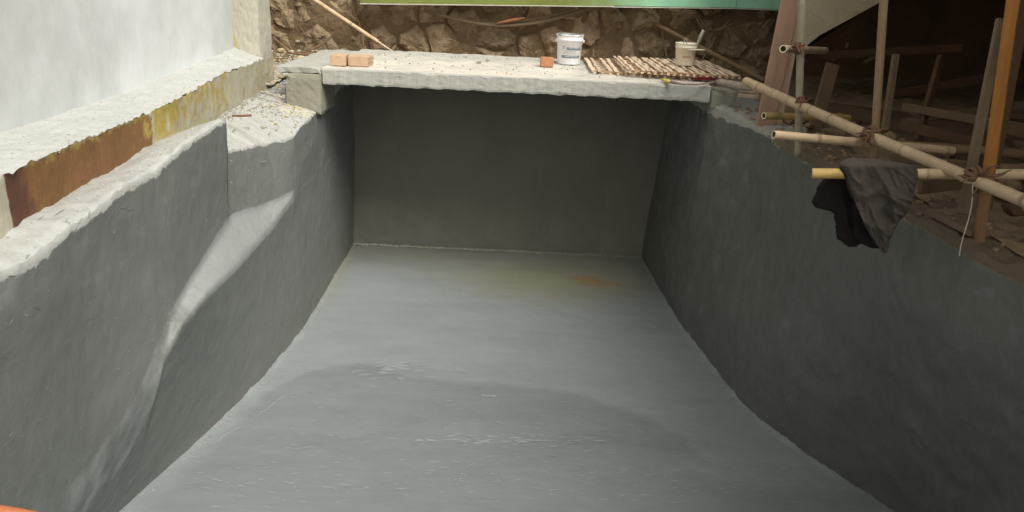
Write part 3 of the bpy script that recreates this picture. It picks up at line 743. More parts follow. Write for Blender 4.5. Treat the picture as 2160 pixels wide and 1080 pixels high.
# reddish planks
ry = 7.45
plank(at(1608, 292, y=ry), at(1676, -40, y=ry), .165, .035, 'leaning_plank', m_red, 'wide reddish plank leaning left of the greenish post', 'plank')
plank(at(1640, 262, y=ry+.05), at(1699, -40, y=ry+.05), .075, .03, 'leaning_plank', m_redl, 'narrow pale plank tight behind the wide reddish plank', 'plank')
# lashings
tie((jG[0], jG[1]-.01, jG[2]+.02), .036, 'small rope tie where the slanting rail meets the greenish post')
q = at(1686, 103, y=jG[1]-.02); tie((q[0], q[1]+.03, q[2]), .040, 'rope tie on the high cross pole at the greenish post', tails=2)
tie((jP[0], jP[1]+.02, jP[2]), .042, 'big frayed rope tie at the middle brown post', 1.25, tails=9)
tie((jO[0], jO[1]+.02, jO[2]+.01), .042, 'frayed rope tie where the rail meets the orange post', 1.15, tails=7)
# string
s0, s1 = at(2052, 385, y=jO[1]-.06), at(2028, 540, y=jO[1]-.06)
pts = [Vector(s0).lerp(Vector(s1), t)+Vector((.012*math.sin(t*5), 0, 0)) for t in np.linspace(0, 1, 12)]
MB().tube(pts, .0032, 5).build('string', m_str, label='thin white string hanging from the tie at the orange post', cat='string')

# interior behind the scaffold --------------------------------------------------
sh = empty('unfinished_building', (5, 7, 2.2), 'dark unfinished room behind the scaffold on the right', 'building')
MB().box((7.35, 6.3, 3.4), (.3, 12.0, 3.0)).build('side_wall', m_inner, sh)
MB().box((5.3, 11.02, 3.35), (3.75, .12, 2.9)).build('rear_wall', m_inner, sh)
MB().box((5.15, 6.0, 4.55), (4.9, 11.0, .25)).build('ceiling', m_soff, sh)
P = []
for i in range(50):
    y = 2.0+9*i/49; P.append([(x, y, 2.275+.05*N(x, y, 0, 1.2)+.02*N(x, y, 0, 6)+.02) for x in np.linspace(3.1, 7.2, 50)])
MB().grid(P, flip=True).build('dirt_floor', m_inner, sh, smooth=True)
# concrete stair flight seen from its side
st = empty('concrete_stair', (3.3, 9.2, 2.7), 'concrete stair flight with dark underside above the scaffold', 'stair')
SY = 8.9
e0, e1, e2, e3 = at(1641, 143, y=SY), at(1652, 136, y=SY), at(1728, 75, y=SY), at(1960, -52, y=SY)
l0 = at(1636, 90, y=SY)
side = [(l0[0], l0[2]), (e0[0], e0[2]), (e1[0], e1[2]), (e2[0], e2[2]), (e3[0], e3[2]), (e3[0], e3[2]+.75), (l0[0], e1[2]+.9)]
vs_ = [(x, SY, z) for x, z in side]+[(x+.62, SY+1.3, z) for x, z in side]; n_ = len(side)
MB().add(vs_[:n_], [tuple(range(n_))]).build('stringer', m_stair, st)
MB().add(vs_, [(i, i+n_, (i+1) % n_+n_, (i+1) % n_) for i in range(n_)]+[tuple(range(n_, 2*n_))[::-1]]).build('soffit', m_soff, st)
for k in range(3):
    t0 = Vector((e1[0]+.1, SY+.30+k*.38, e1[2]-.05)); t1 = Vector((e3[0], SY+.30+k*.38, e3[2]-.05))
    MB().bar(t0, t1, .07, .07, bev=.003).build('formwork_batten', m_dwood, st)
# boards, beams and poles lying in the dark
DG = 'dark timbers stored under the stair'
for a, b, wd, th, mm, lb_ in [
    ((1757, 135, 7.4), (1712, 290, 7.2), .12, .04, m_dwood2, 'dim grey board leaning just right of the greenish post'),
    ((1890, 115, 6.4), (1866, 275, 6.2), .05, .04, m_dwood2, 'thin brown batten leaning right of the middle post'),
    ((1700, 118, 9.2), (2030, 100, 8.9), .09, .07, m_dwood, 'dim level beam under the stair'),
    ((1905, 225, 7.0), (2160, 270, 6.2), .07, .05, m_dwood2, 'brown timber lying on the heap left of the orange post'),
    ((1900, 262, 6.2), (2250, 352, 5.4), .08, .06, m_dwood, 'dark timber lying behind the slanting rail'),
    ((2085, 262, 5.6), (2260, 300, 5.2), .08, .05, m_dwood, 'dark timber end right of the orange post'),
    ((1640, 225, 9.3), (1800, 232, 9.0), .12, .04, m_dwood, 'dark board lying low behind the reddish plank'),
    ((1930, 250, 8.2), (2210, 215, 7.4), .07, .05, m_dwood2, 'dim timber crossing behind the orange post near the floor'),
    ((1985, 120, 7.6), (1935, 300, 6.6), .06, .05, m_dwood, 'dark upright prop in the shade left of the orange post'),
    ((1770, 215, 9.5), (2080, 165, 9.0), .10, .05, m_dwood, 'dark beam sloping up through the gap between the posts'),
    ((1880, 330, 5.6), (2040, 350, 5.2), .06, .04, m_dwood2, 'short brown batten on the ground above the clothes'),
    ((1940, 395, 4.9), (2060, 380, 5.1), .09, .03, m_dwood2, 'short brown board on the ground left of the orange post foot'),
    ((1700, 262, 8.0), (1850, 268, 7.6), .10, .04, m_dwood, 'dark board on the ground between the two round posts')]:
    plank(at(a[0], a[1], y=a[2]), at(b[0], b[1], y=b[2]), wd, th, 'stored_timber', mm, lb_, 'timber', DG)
pole(at(1870, 305, y=5.9), at(2240, 330, y=5.5), .075, m=m_bamd, label='dim bamboo pole continuing level behind the middle post', group=RG)  # room shade put into the darker bamboo colour, here and on the next pole
pole(at(2075, 355, y=4.9), at(2260, 362, y=4.7), .070, m=m_bamd, label='dim bamboo pole right of the orange post', group=RG)
# dirt heap and clods
for k in range(26):
    px, py = rnd.uniform(1640, 2150), rnd.uniform(0, 1)
    y = rnd.uniform(3.9, 8.0); x = itp(y, RT)+rnd.uniform(.35, 1.3); r = rnd.uniform(.03, .10)
    bm = bmesh.new(); bmesh.ops.create_icosphere(bm, subdivisions=1, radius=r)
    for v in bm.verts: v.co = v.co*(1+.5*noise.noise(v.co*9+Vector((k, 0, 0)))); v.co.z *= .6
    bm.verts.ensure_lookup_table()
    c = Vector((x, y, 2.30+.02))
    MB().add([(v.co+c)[:] for v in bm.verts], [[v.index for v in f.verts] for f in bm.faces]).build('rubble_clod', m_bank if k % 3 else m_dwood, label='loose earth clod or stone on the ground under the scaffold', cat='stone', group='clods under the scaffold'); bm.free()
# thin plank on the wall top
q0, q1 = at(1958, 446, z=2.32), at(2125, 486, z=2.33)
mb = MB(); a = [at(1956, 440, z=2.285), at(2048, 486, z=2.285), at(2124, 487, z=2.285), at(2030, 440, z=2.285)]
mb.add([tuple(p) for p in a]+[(p[0], p[1], p[2]-.035) for p in a], [(0, 1, 2, 3), (7, 6, 5, 4), (0, 4, 5, 1), (1, 5, 6, 2), (2, 6, 7, 3), (3, 7, 4, 0)])
mb.build('plank', m_gwood, label='flat dusty plank lying on the pit wall top below the orange post', cat='plank')

# ================================================================== CLOTHES ON THE POLE
cy = float(at(1820, 366, y=jO[1]+.42)[1])
cl = empty('clothes', at(1830, 520, y=jO[1]+.33), 'dark worn clothes draped over the level bamboo pole', 'clothes')
PA, PB = at(1713, 366, y=jO[1]+.42), at(2210, 368, y=jO[1]+.12)
def pole_y(px): t = (px-1713)/(2210-1713); d = 1/(PA[1]*(1)+0)*(1-t)+t/(PB[1]); return 1/d
def sheet(rows, dy, m, name, amp, seed, th=.004, nx=64, ny=80):
    P = []
    ys_ = [r[0] for r in rows]
    for i in range(ny):
        v = i/(ny-1); py = ys_[0]+(ys_[-1]-ys_[0])*v
        l, r = np.interp(py, ys_, [q[1] for q in rows]), np.interp(py, ys_, [q[2] for q in rows])
        l += 3*noise.noise(Vector((py*.06, seed, 0)))+1.5*noise.noise(Vector((py*.2, seed, 0))); r += 4*noise.noise(Vector((py*.06, seed, 5)))+2*noise.noise(Vector((py*.18, seed, 5)))
        row = []
        for k in range(nx):
            s = k/(nx-1); px = l+(r-l)*s
            yy = pole_y(px)+dy(px, py)
            al, ac = px*.34+py*.94, px*.94-py*.34      # along and across the hang of the cloth
            wob = 9*noise.noise(Vector((al*.012, ac*.02, seed)))
            rdg = lambda c, f, o: (1-min(1, abs(noise.noise(Vector(((c+wob)*f, al*.0065, seed+o))))*3.2))**1.6
            fold = amp*(.9*rdg(ac, .021, 1)+.32*rdg(ac, .050, 4)-.7)*(.45+1.1*abs(noise.noise(Vector((px*.02, py*.02, seed+20)))))*1.3*min(1, v*2.5+.10)
            al2, ac2 = px*.80+py*.60, -px*.60+py*.80   # drag creases running down to the right
            fold += amp*.75*((1-min(1, abs(noise.noise(Vector((ac2*.045, al2*.010, seed+8))))*3.5))**2)*sst(.30, .75, s)*sst(.08, .3, v)
            fold += amp*.10*noise.noise(Vector((px*.15, py*.15, seed)))
            fold = -fold
            edge = -.02*(1-min(1, min(s, 1-s)*9))**2
            row.append(tuple(at(px, py, y=yy+fold-edge)))
        P.append(row)
    o = MB().grid(P).build(name, m, cl, smooth=True)
    md = o.modifiers.new('thickness', 'SOLIDIFY'); md.thickness = th; md.offset = 0; sd_ = o.modifiers.new('smooth', 'SUBSURF'); sd_.levels = 1; sd_.render_levels = 1
    return o
front = [(333, 1789, 1806), (338, 1780, 1860), (343, 1774, 1905), (350, 1772, 1932), (362, 1777, 1937), (400, 1792, 1931), (432, 1805, 1923), (445, 1811, 1918), (470, 1822, 1893), (500, 1838, 1881), (520, 1852, 1874), (534, 1864, 1868)]
sheet(front, lambda px, py: -.045-.02*sst(360, 420, py)+.055*sst(352, 333, py), m_cl1, 'front_fold', .040, 2.0)
back = [(340, 1782, 1800), (362, 1778, 1925), (377, 1737, 1925), (400, 1722, 1925), (425, 1712, 1922), (438, 1719, 1915), (445, 1750, 1905), (452, 1760, 1895), (490, 1763, 1880), (506, 1767, 1872), (516, 1778, 1866), (523, 1790, 1862)]
back2 = [(377, 1737, 1860), (400, 1722, 1860), (425, 1712, 1860), (438, 1719, 1850), (445, 1752, 1850), (452, 1760, 1850), (490, 1763, 1850), (505, 1766, 1850), (511, 1778, 1846), (514, 1780, 1812), (521, 1790, 1806)]
sheet(back2, lambda px, py: .055, m_cl2, 'rear_fold', .02, 7.0)
sheet([(345, 1800, 1925), (400, 1798, 1925), (440, 1800, 1915), (500, 1802, 1872), (512, 1812, 1868), (524, 1840, 1865)], lambda px, py: .025, m_cl2, 'inner_fold', .012, 9.0)
pts = [Vector(at(px, py, y=pole_y(px)-.06+o_)) for px, py, o_ in ((1772, 352, 0), (1782, 366, 0), (1790, 395, .0), (1797, 420, .0))]
MB().tube(pts, .008, 6).build('seam', m_cl2, cl, smooth=True)
# yellow bared tip of the pole
a = Vector(PA); b = Vector(PB); t = (b-a).normalized()
MB().tube([a+t*.002, a+t*.08, a+t*.17, a+t*.185], [.0305, .0303, .0306, .029], 14, caps=False).build('bamboo_skin', m_bamy, [o for o in bpy.data.objects if o.get('label', '').startswith('level bamboo pole carrying')][0], smooth=True)

# ================================================================== THINGS ON THE SLAB
ZT = SL1+.006
def brick(cx, cy, rz, dims, m, label, holes=True):
    root = empty('brick', (cx, cy, ZT), label, 'brick', 'loose bricks on the slab'); root.rotation_euler.z = rz
    R_ = Matrix.Rotation(0, 3, 'Z')
    mb = MB().box((cx, cy, ZT+dims[2]/2), dims, bev=.004, jit=.0012); mb.build('brick_body', m, root)
    return root
bq = at(713, 139, z=ZT); bq2 = at(752, 140, z=ZT)
def brick_one(c, rz, dims, m, label, cores=0):
    mb = MB().box((c[0], c[1], ZT+dims[2]/2), dims, R=Matrix.Rotation(rz, 3, 'Z'), bev=.004, jit=.0012)
    o = mb.build('brick', m, label=label, cat='brick', group='loose bricks on the slab')
    if cores:
        R = Matrix.Rotation(rz, 3, 'Z')
        for i in range(4):
            for j in range(2):
                p = R @ Vector((dims[0]/2+.0005, -dims[1]*.30+i*dims[1]*.2, -dims[2]*.2+j*dims[2]*.4))
                MB().box(Vector((c[0], c[1], ZT+dims[2]/2))+p, (.002, .012, .022), R=R).build('core_hole', m_hol, o)
    return o
brick_one((bq[0]-.005, bq[1]+.115), .03, (.155, .24, .105), m_brickp, 'pale orange brick at the far left of the slab')
brick_one((bq2[0]+.022, bq2[1]+.125), -.10, (.20, .24, .100), m_brickp, 'pale brick with core holes touching the leftmost brick', 1)
b3 = at(1153, 141, z=ZT)
brick_one((b3[0], b3[1]+.06), .05, (.145, .12, .10), m_brick, 'bright orange brick end beside the white paint bucket')
for px, py, l in ((1010, 133, 'flat grey chip lying on the middle of the slab'), (1028, 129, 'round dark pebble lying on the middle of the slab')):
    c = at(px, py, z=ZT); MB().box((c[0], c[1], ZT+.012), (.06 if px < 1020 else .035, .04, .02), bev=.006, jit=.003).build('pebble', m_block, label=l, cat='pebble')
c = at(1200, 137, z=ZT)
bx, by = c[0], c[1]+.13
bk = empty('paint_bucket', (bx, by, ZT), 'tall white paint bucket with grey printed bands beside the orange brick', 'bucket')
prof = [(0, .004), (.125, .004), (.13, .0), (.133, .01), (.143, .225), (.150, .23), (.151, .262), (.158, .265), (.160, .285), (.154, .288), (.156, .318), (.161, .322), (.161, .335), (.155, .338), (.150, .333), (.122, .03)]
msk = [(0, 0, 0)]*5+[(.1, 0, 0)]*2+[(.32, 0, 0)]*4+[(.45, 0, 0)]*3+[(.9, 0, 0)]*2
MB().lathe((bx, by, ZT), prof, 40, msk).build('shell', m_buck, bk, smooth=True)
MB().lathe((bx, by, ZT), [(0.001, .26), (.147, .26)], 32).build('paint_inside', m_bin, bk)
def on_bucket(mb, c, r0, r1, H, a0, a1, z0, z1, n=10, off=.0015):
    """curved print patch on a conical bucket side; angles in degrees, 270 faces the viewer"""
    vs_ = []
    for i in range(n+1):
        A = math.radians(a0+(a1-a0)*i/n)
        for z in (z0, z1):
            r = r0+(r1-r0)*z/H+off; vs_.append((c[0]+r*math.cos(A), c[1]+r*math.sin(A), c[2]+z))
    mb.add(vs_, [(2*i, 2*i+2, 2*i+3, 2*i+1) for i in range(n)])
bc = (bx, by, ZT)
mb = MB(); on_bucket(mb, bc, .133, .143, .225, 230, 324, .076, .106)
mb.build('printed_band', m_ink, bk)
mb = MB(); on_bucket(mb, bc, .133, .143, .225, 254, 332, .166, .196); mb.build('printed_band', m_ink, bk)
mb = MB()
on_bucket(mb, bc, .133, .143, .225, 238, 241, .178, .206, 2); on_bucket(mb, bc, .133, .143, .225, 241, 247, .201, .206, 2); on_bucket(mb, bc, .133, .143, .225, 241, 247, .178, .183, 2)
for z in (.150, .135, .120):
    aa = 240
    while aa < 300:
        st_ = rnd.uniform(1.5, 4); on_bucket(mb, bc, .133, .143, .225, aa, aa+st_, z, z+.005, 1); aa += st_+rnd.uniform(1, 2.5)
mb.build('printed_lettering', m_ink, bk, kind='stuff')
mb = MB()
for zz, a0, a1 in ((.090, 244, 316), (.187, 268, 326)):
    aa = a0
    while aa < a1: on_bucket(mb, bc, .133, .143, .225, aa, aa+1.8, zz, zz+.008, 1, off=.003); aa += rnd.choice((3, 3, 3, 7))
mb.build('band_lettering', m_buck, bk, kind='stuff')
for s_ in (-1, 1): MB().box((bx+s_*.160, by, ZT+.262), (.018, .03, .03), bev=.004).build('handle_ear', m_buck, bk)
pts = [(bx-.165*math.cos(A), by+.03+.16*math.sin(A), ZT+.262-.11*math.sin(A)) for A in np.linspace(0, math.pi, 16)]
MB().tube([(p[0], p[1], p[2]) for i, p in enumerate(pts)], .0025, 5).build('wire_handle', m_metal, bk)

# slatted bamboo mats ----------------------------------------------------------
def mat_panel(c0, c1, c2, c3, z, nsl, label, nm):
    """c0 back-left, c1 front-left, c2 front-right, c3 back-right (on the slab); slats run back to front"""
    root = empty('bamboo_mat', ((c0[0]+c2[0])/2, (c0[1]+c2[1])/2, z), label, 'bamboo mat', 'slatted bamboo mats on the slab')
    C0, C1, C2, C3 = [Vector((q[0], q[1], 0)) for q in (c0, c1, c2, c3)]
    K = 6
    for i in range(nsl):
        t = min(1, max(0, (i+rnd.uniform(-.22, .22))/(nsl-1))); a = C0.lerp(C3, t); b = C1.lerp(C2, min(1, max(0, t+rnd.uniform(-.008, .008)))); d = (b-a).normalized()
        a -= d*rnd.uniform(-.05, .07); b += d*rnd.uniform(-.06, .06); sd = d.cross(Vector((0, 0, 1)))
        wd = .0175+rnd.uniform(-.004, .005); L_, R_ = [], []; jx = rnd.uniform(-.006, .006); vs_ = []; fs = []
        for k in range(2*K+1):
            s_ = k/(2*K); p = a.lerp(b, s_)+sd*(jx+.004*math.sin(k+i))
            zz = z+.036+(.005*(1 if (k//2+i) % 2 else -1) if k % 2 else 0)+rnd.uniform(-.002, .002)
            for sg, dz in ((-1, 0), (1, 0), (1, -.011), (-1, -.011)): vs_.append((p.x+sd.x*wd*sg, p.y+sd.y*wd*sg, zz+dz))
        for k in range(2*K):
            for q in range(4): fs.append((k*4+q, k*4+(q+1) % 4, (k+1)*4+(q+1) % 4, (k+1)*4+q))
        fs += [(3, 2, 1, 0), tuple(8*K+q for q in range(4))]
        MB().add(vs_, fs).build('slat', m_slat, root)
    for k in range(K):
        s_ = (k+.5)/K; a = C0.lerp(C1, s_); b = C3.lerp(C2, s_)
        MB().bar((a.x-.02, a.y, z+.022), (b.x+.02, b.y, z+.022), .030, .010, bev=.002).build('cross_strip', m_slatd, root)
    MB().bar((C1.x+.01, C1.y+.06, z+.012), (C2.x, C2.y+.06, z+.012), .03, .022, bev=.002).build('edge_strip', m_slatd, root)
    # block feet under the front edge
    for i in range(0, nsl, 1):
        t = i/(nsl-1); b = C1.lerp(C2, t)
        MB().box((b.x+.012, b.y+.008, z+.006), (.026, .03, .012+.006), jit=.003).build('slat_end', m_slat, root)
    return root
g = lambda px, py: at(px, py, z=ZT+.01)
mat_panel(g(1236, 126), g(1252, 153), g(1468, 166), g(1425, 137), ZT, 14, 'lower greyish slatted bamboo mat beside the white paint bucket', 0)
mat_panel(g(1296, 131), g(1325, 161), g(1556, 174), g(1487, 142), ZT+.048, 18, 'upper tan slatted bamboo mat with the small cream bucket on it', 0)
# small cream bucket
ZM = ZT+.048+.045
c = at(1446, 139, z=ZM); sx, sy = c[0], c[1]+.085
sb = empty('plastic_bucket', (sx, sy, ZM), 'small cream bucket with red lettering holding tools on the bamboo mat', 'bucket')
prof = [(0, .003), (.09, .003), (.095, 0), (.098, .008), (.112, .185), (.120, .188), (.121, .20), (.114, .203), (.117, .228), (.121, .231), (.120, .240), (.113, .24), (.085, .02)]
MB().lathe((sx, sy, ZM), prof, 36).build('shell', m_buckc, sb, smooth=True)
MB().lathe((sx, sy, ZM), [(0.001, .19), (.109, .19)], 24).build('paint_inside', m_bin, sb)
mb = MB(); bc = (sx, sy, ZM); R3 = (.098, .112, .185)
def stroke(a0, a1, z0, z1): on_bucket(mb, bc, *R3, a0, a1, z0, z1, 1)
for k in range(5):   # five small red capitals
    a0 = 247+k*9.5; z0, z1 = .088, .106
    if k in (0, 4): stroke(a0, a0+2, z0, z1); stroke(a0+4, a0+6, z0, z1); stroke(a0, a0+6, z1-.005, z1); stroke(a0, a0+6, z0+.006, z0+.010)
    elif k == 1: stroke(a0+2, a0+4, z0, z1); stroke(a0, a0+6, z0, z0+.004)
    elif k == 2: stroke(a0, a0+2, z0, z1); stroke(a0+4, a0+6, z0, z1); stroke(a0, a0+6, z0, z0+.004); stroke(a0, a0+6, z1-.004, z1)
    else: stroke(a0, a0+2, z0, z1); stroke(a0, a0+6, z0, z0+.004); stroke(a0, a0+6, z1-.004, z1); stroke(a0, a0+5, z0+.007, z0+.011)
mb.build('printed_lettering', m_redink, sb, kind='stuff')
yb_ = sy
T = lambda px, py, dy=0: tuple(at(px, py, y=yb_+dy))
MB().tube([T(1468, 105), T(1471, 93), T(1477, 78), T(1484, 63)], [.010, .012, .019, .014], 8).build('brush', m_chip, smooth=True, label='plastered stick handle sticking up from the cream bucket', cat='tool')
MB().tube([T(1440, 100, -.03), T(1442, 90, -.03), T(1446, 80, -.03), T(1449, 84, -.03), T(1448, 96, -.03)], .006, 6).build('wire_hook', m_metal, smooth=True, label='bent metal wire rising from the left of the cream bucket', cat='tool')
MB().tube([T(1452, 105, -.13), T(1474, 105, -.12), T(1486, 106, -.10)], [.007, .009, .010], 8).build('handle_grip', m_buckc, sb, smooth=True)
# odds and ends on the right end of the slab
mb = MB(); pts = [at(px, py, z=ZT+.02) for px, py in ((1393, 167), (1403, 170), (1415, 173), (1440, 177), (1470, 178), (1500, 175), (1512, 172))]
MB().tube([tuple(p) for p in pts[:3]], [.008, .022, .018], 8).build('handle', m_yel, smooth=True, label='yellow plastic handle at the edge of the slab below the mats', cat='tool')
MB().tube([tuple(p) for p in pts[2:]], [.016, .011, .009, .009, .008], 7).build('cord', m_roll, smooth=True, label='pale cord running along the slab edge from the yellow handle', cat='cord')
pts = [at(px, py, z=ZT+.03) for px, py in ((1512, 172), (1518, 174), (1550, 180), (1580, 184), (1592, 187))]
MB().tube([tuple(p) for p in pts], [.018, .038, .040, .040, .020], 10, jit=.08).build('muddy_roll', m_roll, smooth=True, label='muddy rolled cloth lying on the right end of the slab', cat='cloth roll')
P = []
for i in range(12):
    P.append([])
    for k in range(20):
        q = at(1462+45*k/19, 158+9*i/11, z=ZT+.02); P[-1].append((q[0], q[1], ZT+.012+.02*abs(N(q[0], q[1], 0, 12))))
o = MB().grid(P, flip=True).build('red_rag', m_redc, smooth=True, label='red rag squeezed under the front of the upper mat', cat='rag'); md = o.modifiers.new('t', 'SOLIDIFY'); md.thickness = .006
# little wooden frame right of the slab
fr = empty('wooden_frame', at(1575, 200, y=8.3), 'small yellow wooden frame between the slab end and the reddish plank', 'wooden frame')
for a, b in (((1556, 190), (1598, 193)), ((1556, 201), (1598, 204))):
    MB().bar(at(*a, y=8.5), at(*b, y=8.4), .022, .04, up=(0, 0, 1)).build('rail', m_slat, fr)
for a, b in (((1597, 180), (1597, 208)),):
    MB().bar(at(*a, y=8.38), at(*b, y=8.38), .022, .03, up=(0, 1, 0)).build('upright', m_slat, fr)

# ================================================================== POLES, HOSES, TWIGS BY THE RUBBLE WALL
pole(at(645, -12, y=10.75), at(797, 88, y=10.5), .058, .050, label='thin bamboo pole leaning on the rubble wall above the pale bricks', bow=0, hollow=False, group=None)
MB().tube([tuple(at(797, 88, y=10.5)), tuple(at(812, 98, y=10.45)), tuple(at(828, 108, y=10.4))], [.016, .012, .008], 6).build('stick', m_slat, smooth=True, label='thin stick poking from the low end of the leaning bamboo pole', cat='stick')
pole(at(1380, 50, y=10.85), at(1612, 170, y=9.35), .055, .060, m=m_bamd, label='grey brown pole leaning from the rubble wall to the reddish plank', hollow=False)
def hose(pxs, y, r, m, name, label, cat='hose', group=None, sag=1):
    P = [Vector(at(px, py, y=y+dy)) for px, py, dy in pxs]; pts = []
    for i in range(len(P)-1):     # Catmull-Rom
        p0, p1, p2, p3 = P[max(i-1, 0)], P[i], P[i+1], P[min(i+2, len(P)-1)]
        for k in range(8):
            t = k/8; pts.append(.5*((2*p1)+(-p0+p2)*t+(2*p0-5*p1+4*p2-p3)*t*t+(-p0+3*p1-3*p2+p3)*t**3))
    pts.append(P[-1])
    return MB().tube(pts, r, 8).build(name, m, smooth=True, label=label, cat=cat, group=group)
HG = 'old hoses and cords on the rubble wall'
hose([(895, 20, .1), (940, 35, 0), (1010, 50, 0), (1075, 54, 0), (1150, 45, 0), (1230, 24, 0), (1292, 10, .05)], 10.78, .022, m_cord, 'hose', 'thick hose sagging in a long arc under the green sheet', group=HG)
hose([(905, 22, .1), (975, 44, 0), (1060, 49, 0), (1140, 38, 0), (1220, 20, 0)], 10.80, .014, m_cord, 'hose', 'thinner hose sagging just above the thick hose', group=HG)
MB().tube([tuple(at(1048, 49, y=10.74)), tuple(at(1080, 42, y=10.73)), tuple(at(1108, 38, y=10.74))], [.012, .022, .012], 8).build('rusty_pipe', m_brick, smooth=True, label='short rusty orange pipe resting on the sagging hose', cat='pipe')
hose([(1292, 10, 0), (1330, 14, 0), (1372, 30, 0), (1392, 52, 0), (1398, 80, 0), (1404, 108, 0), (1408, 132, 0)], 10.78, .012, m_cord, 'cord', 'cord hanging down to the slab left of the cream bucket', 'cord', HG)
hose([(1470, 40, .05), (1482, 58, 0), (1503, 66, 0), (1527, 56, 0), (1538, 42, .05)], 10.8, .016, m_cord, 'hose', 'short hose loop under the mint end of the green sheet', group=HG)
hose([(1476, 38, .05), (1492, 60, 0), (1515, 64, 0), (1545, 50, 0)], 10.75, .010, m_cord, 'cord', 'thin cord loop beside the short hose loop', 'cord', HG)
hose([(1509, 78, .0), (1500, 98, -.1), (1486, 118, -.2), (1474, 138, -.3)], 10.7, .009, m_cord, 'cord', 'thin root bending down right of the cream bucket', 'root', HG)
hose([(720, 48, .1), (712, 62, 0), (690, 85, 0), (655, 105, -.1), (632, 112, -.15)], 10.7, .012, m_twig, 'root', 'brown root curving down to the left end of the slab', 'root', HG)
hose([(742, 15, .15), (755, 45, .05), (764, 75, 0), (768, 106, -.1)], 10.75, .010, m_twig, 'root', 'thin root hanging behind the leaning bamboo pole', 'root', HG)
hose([(575, 78, .2), (600, 100, 0), (615, 112, 0), (660, 116, 0)], 9.9, .014, m_twig, 'stick', 'brown stick lying on the rubble beside the column', 'stick')
hose([(550, 193, 0), (575, 200, 0), (600, 207, 0)], 8.05, .013, m_chip, 'rebar', 'plaster covered rod on the cement left of the slab block', 'rod')
hose([(490, 244, 0), (512, 244, 0), (530, 243, 0)], 6.8, .010, m_twig, 'twig', 'small dark twig lying on the sloping cement', 'twig')

# rubble chips left of slab
mbs = MB(); mby = MB()
def chip(mb, c, r):
    bm = bmesh.new(); bmesh.ops.create_icosphere(bm, subdivisions=1, radius=r); q = Vector((rnd.random()*50, 0, 0))
    for v in bm.verts: v.co = v.co*(1+.7*noise.noise(v.co*(1.2/r)*.5+q)); v.co.z *= .65
    mb.add([(v.co+Vector(c))[:] for v in bm.verts], [[v.index for v in f.verts] for f in bm.faces]); bm.free()
bpy.context.view_layer.update()
dg = bpy.context.evaluated_depsgraph_get()
def drop(x, y, z0=4.0):
    hit, loc, nrm, _, ob, _ = SC.ray_cast(dg, Vector((x, y, z0)), Vector((0, 0, -1))); return (loc.z if hit else None)
for k in range(14):
    px, py = rnd.uniform(580, 668), rnd.uniform(98, 165)
    c = at(px, py, z=2.36)
    if c[0] > -2.52: c[0] = -2.52-rnd.uniform(0, .15)
    if c[1] < 8.9: c[1] = 8.9+rnd.uniform(0, .6)
    mm = MB(); chip(mm, (c[0], c[1], drop(c[0], c[1], 2.6)+.02), rnd.uniform(.03, .075))
    mm.build('concrete_chunk', m_chip if rnd.random() < .6 else m_chipy, label='broken cement chunk on the heap between the column and the slab', cat='rubble', group='cement chunks between column and slab')
for k in range(700):
    px, py = rnd.gauss(620, 32), rnd.gauss(140, 30)
    if px > 690 and py < 200: continue
    c = at(px, py, z=2.33)
    if c[1] > 11 or c[0] < -3.9 or c[0] > -2.05: continue
    zz = drop(c[0], c[1], 2.44)
    if zz is None or zz < 2.0: continue
    chip(mbs if rnd.random() < .7 else mby, (c[0], c[1], zz+rnd.uniform(0, .012)), rnd.uniform(.006, .026))
mbs.build('cement_gravel', m_chip, label='loose cement gravel between the column and the slab', cat='gravel', kind='stuff')
mby.build('yellow_gravel', m_chipy, label='yellowish crumbs mixed into the gravel by the column', cat='gravel', kind='stuff')
mbs = MB()
for k in range(330):
    y = rnd.choice((rnd.uniform(6.0, 8.1), rnd.uniform(6.8, 8.2), rnd.uniform(3, 6))); xb = beamx(y)
    x = rnd.uniform(xb+.03, -2.12) if y > 6 else rnd.uniform(-2.4, -2.2)
    z = drop(x, y, 2.49)
    if z is None or z < 1.8: continue
    chip(mbs, (x, y, z+.002), rnd.uniform(.002, .009) if y < 7.4 else rnd.uniform(.004, .018))
for k in range(260):      # crumbs where the block meets the wall
    x, y = rnd.uniform(-2.35, -2.04), rnd.uniform(7.85, 8.1); z = drop(x, y, 2.49)
    if z and z > 1.9: chip(mbs, (x, y, z), rnd.uniform(.006, .022))
for k in range(90):
    px, py = rnd.uniform(560, 676), 0; 
    y = rnd.uniform(9, 10); 
mbd = MB()
for k in range(420):      # dark grit in the joint under the stained beam and on the broken slope
    y = rnd.uniform(6.6, 8.7); x = beamx(y)+abs(rnd.gauss(0, .035))+.004
    if rnd.random() < .3: x = rnd.uniform(-2.55, -2.25); y = rnd.uniform(7.5, 8.15)
    z = drop(x, y, 2.47)
    if z and z > 1.8: chip(mbd, (x, y, z+.001), rnd.uniform(.003, .013))
for k in range(26):       # splinters
    y = rnd.uniform(6.5, 8.1); x = rnd.uniform(beamx(y)+.02, -2.2); z = drop(x, y, 2.47); a_ = rnd.uniform(0, 3.1)
    if z and z > 1.8: mbd.bar((x, y, z+.006), (x+.07*math.cos(a_)*rnd.uniform(.3, 1), y+.10*math.sin(a_), z+.012), .005, .004, bev=0)
mbd.build('dark_grit', m_block, label='dark grit and splinters in the joint at the foot of the stained beam', cat='grit', kind='stuff')
for k in range(160):     # crumbs on the ledge
    y = rnd.uniform(3.8, 8.4); x = rnd.uniform(-2.98, beamx(y)-.02); z = drop(x, y, 3.0)
    if z: chip(mbs, (x, y, z+.001), rnd.uniform(.003, .011))
mbs.build('cement_crumbs', m_chip, label='cement crumbs scattered on the left wall top and ledge', cat='crumbs', kind='stuff')
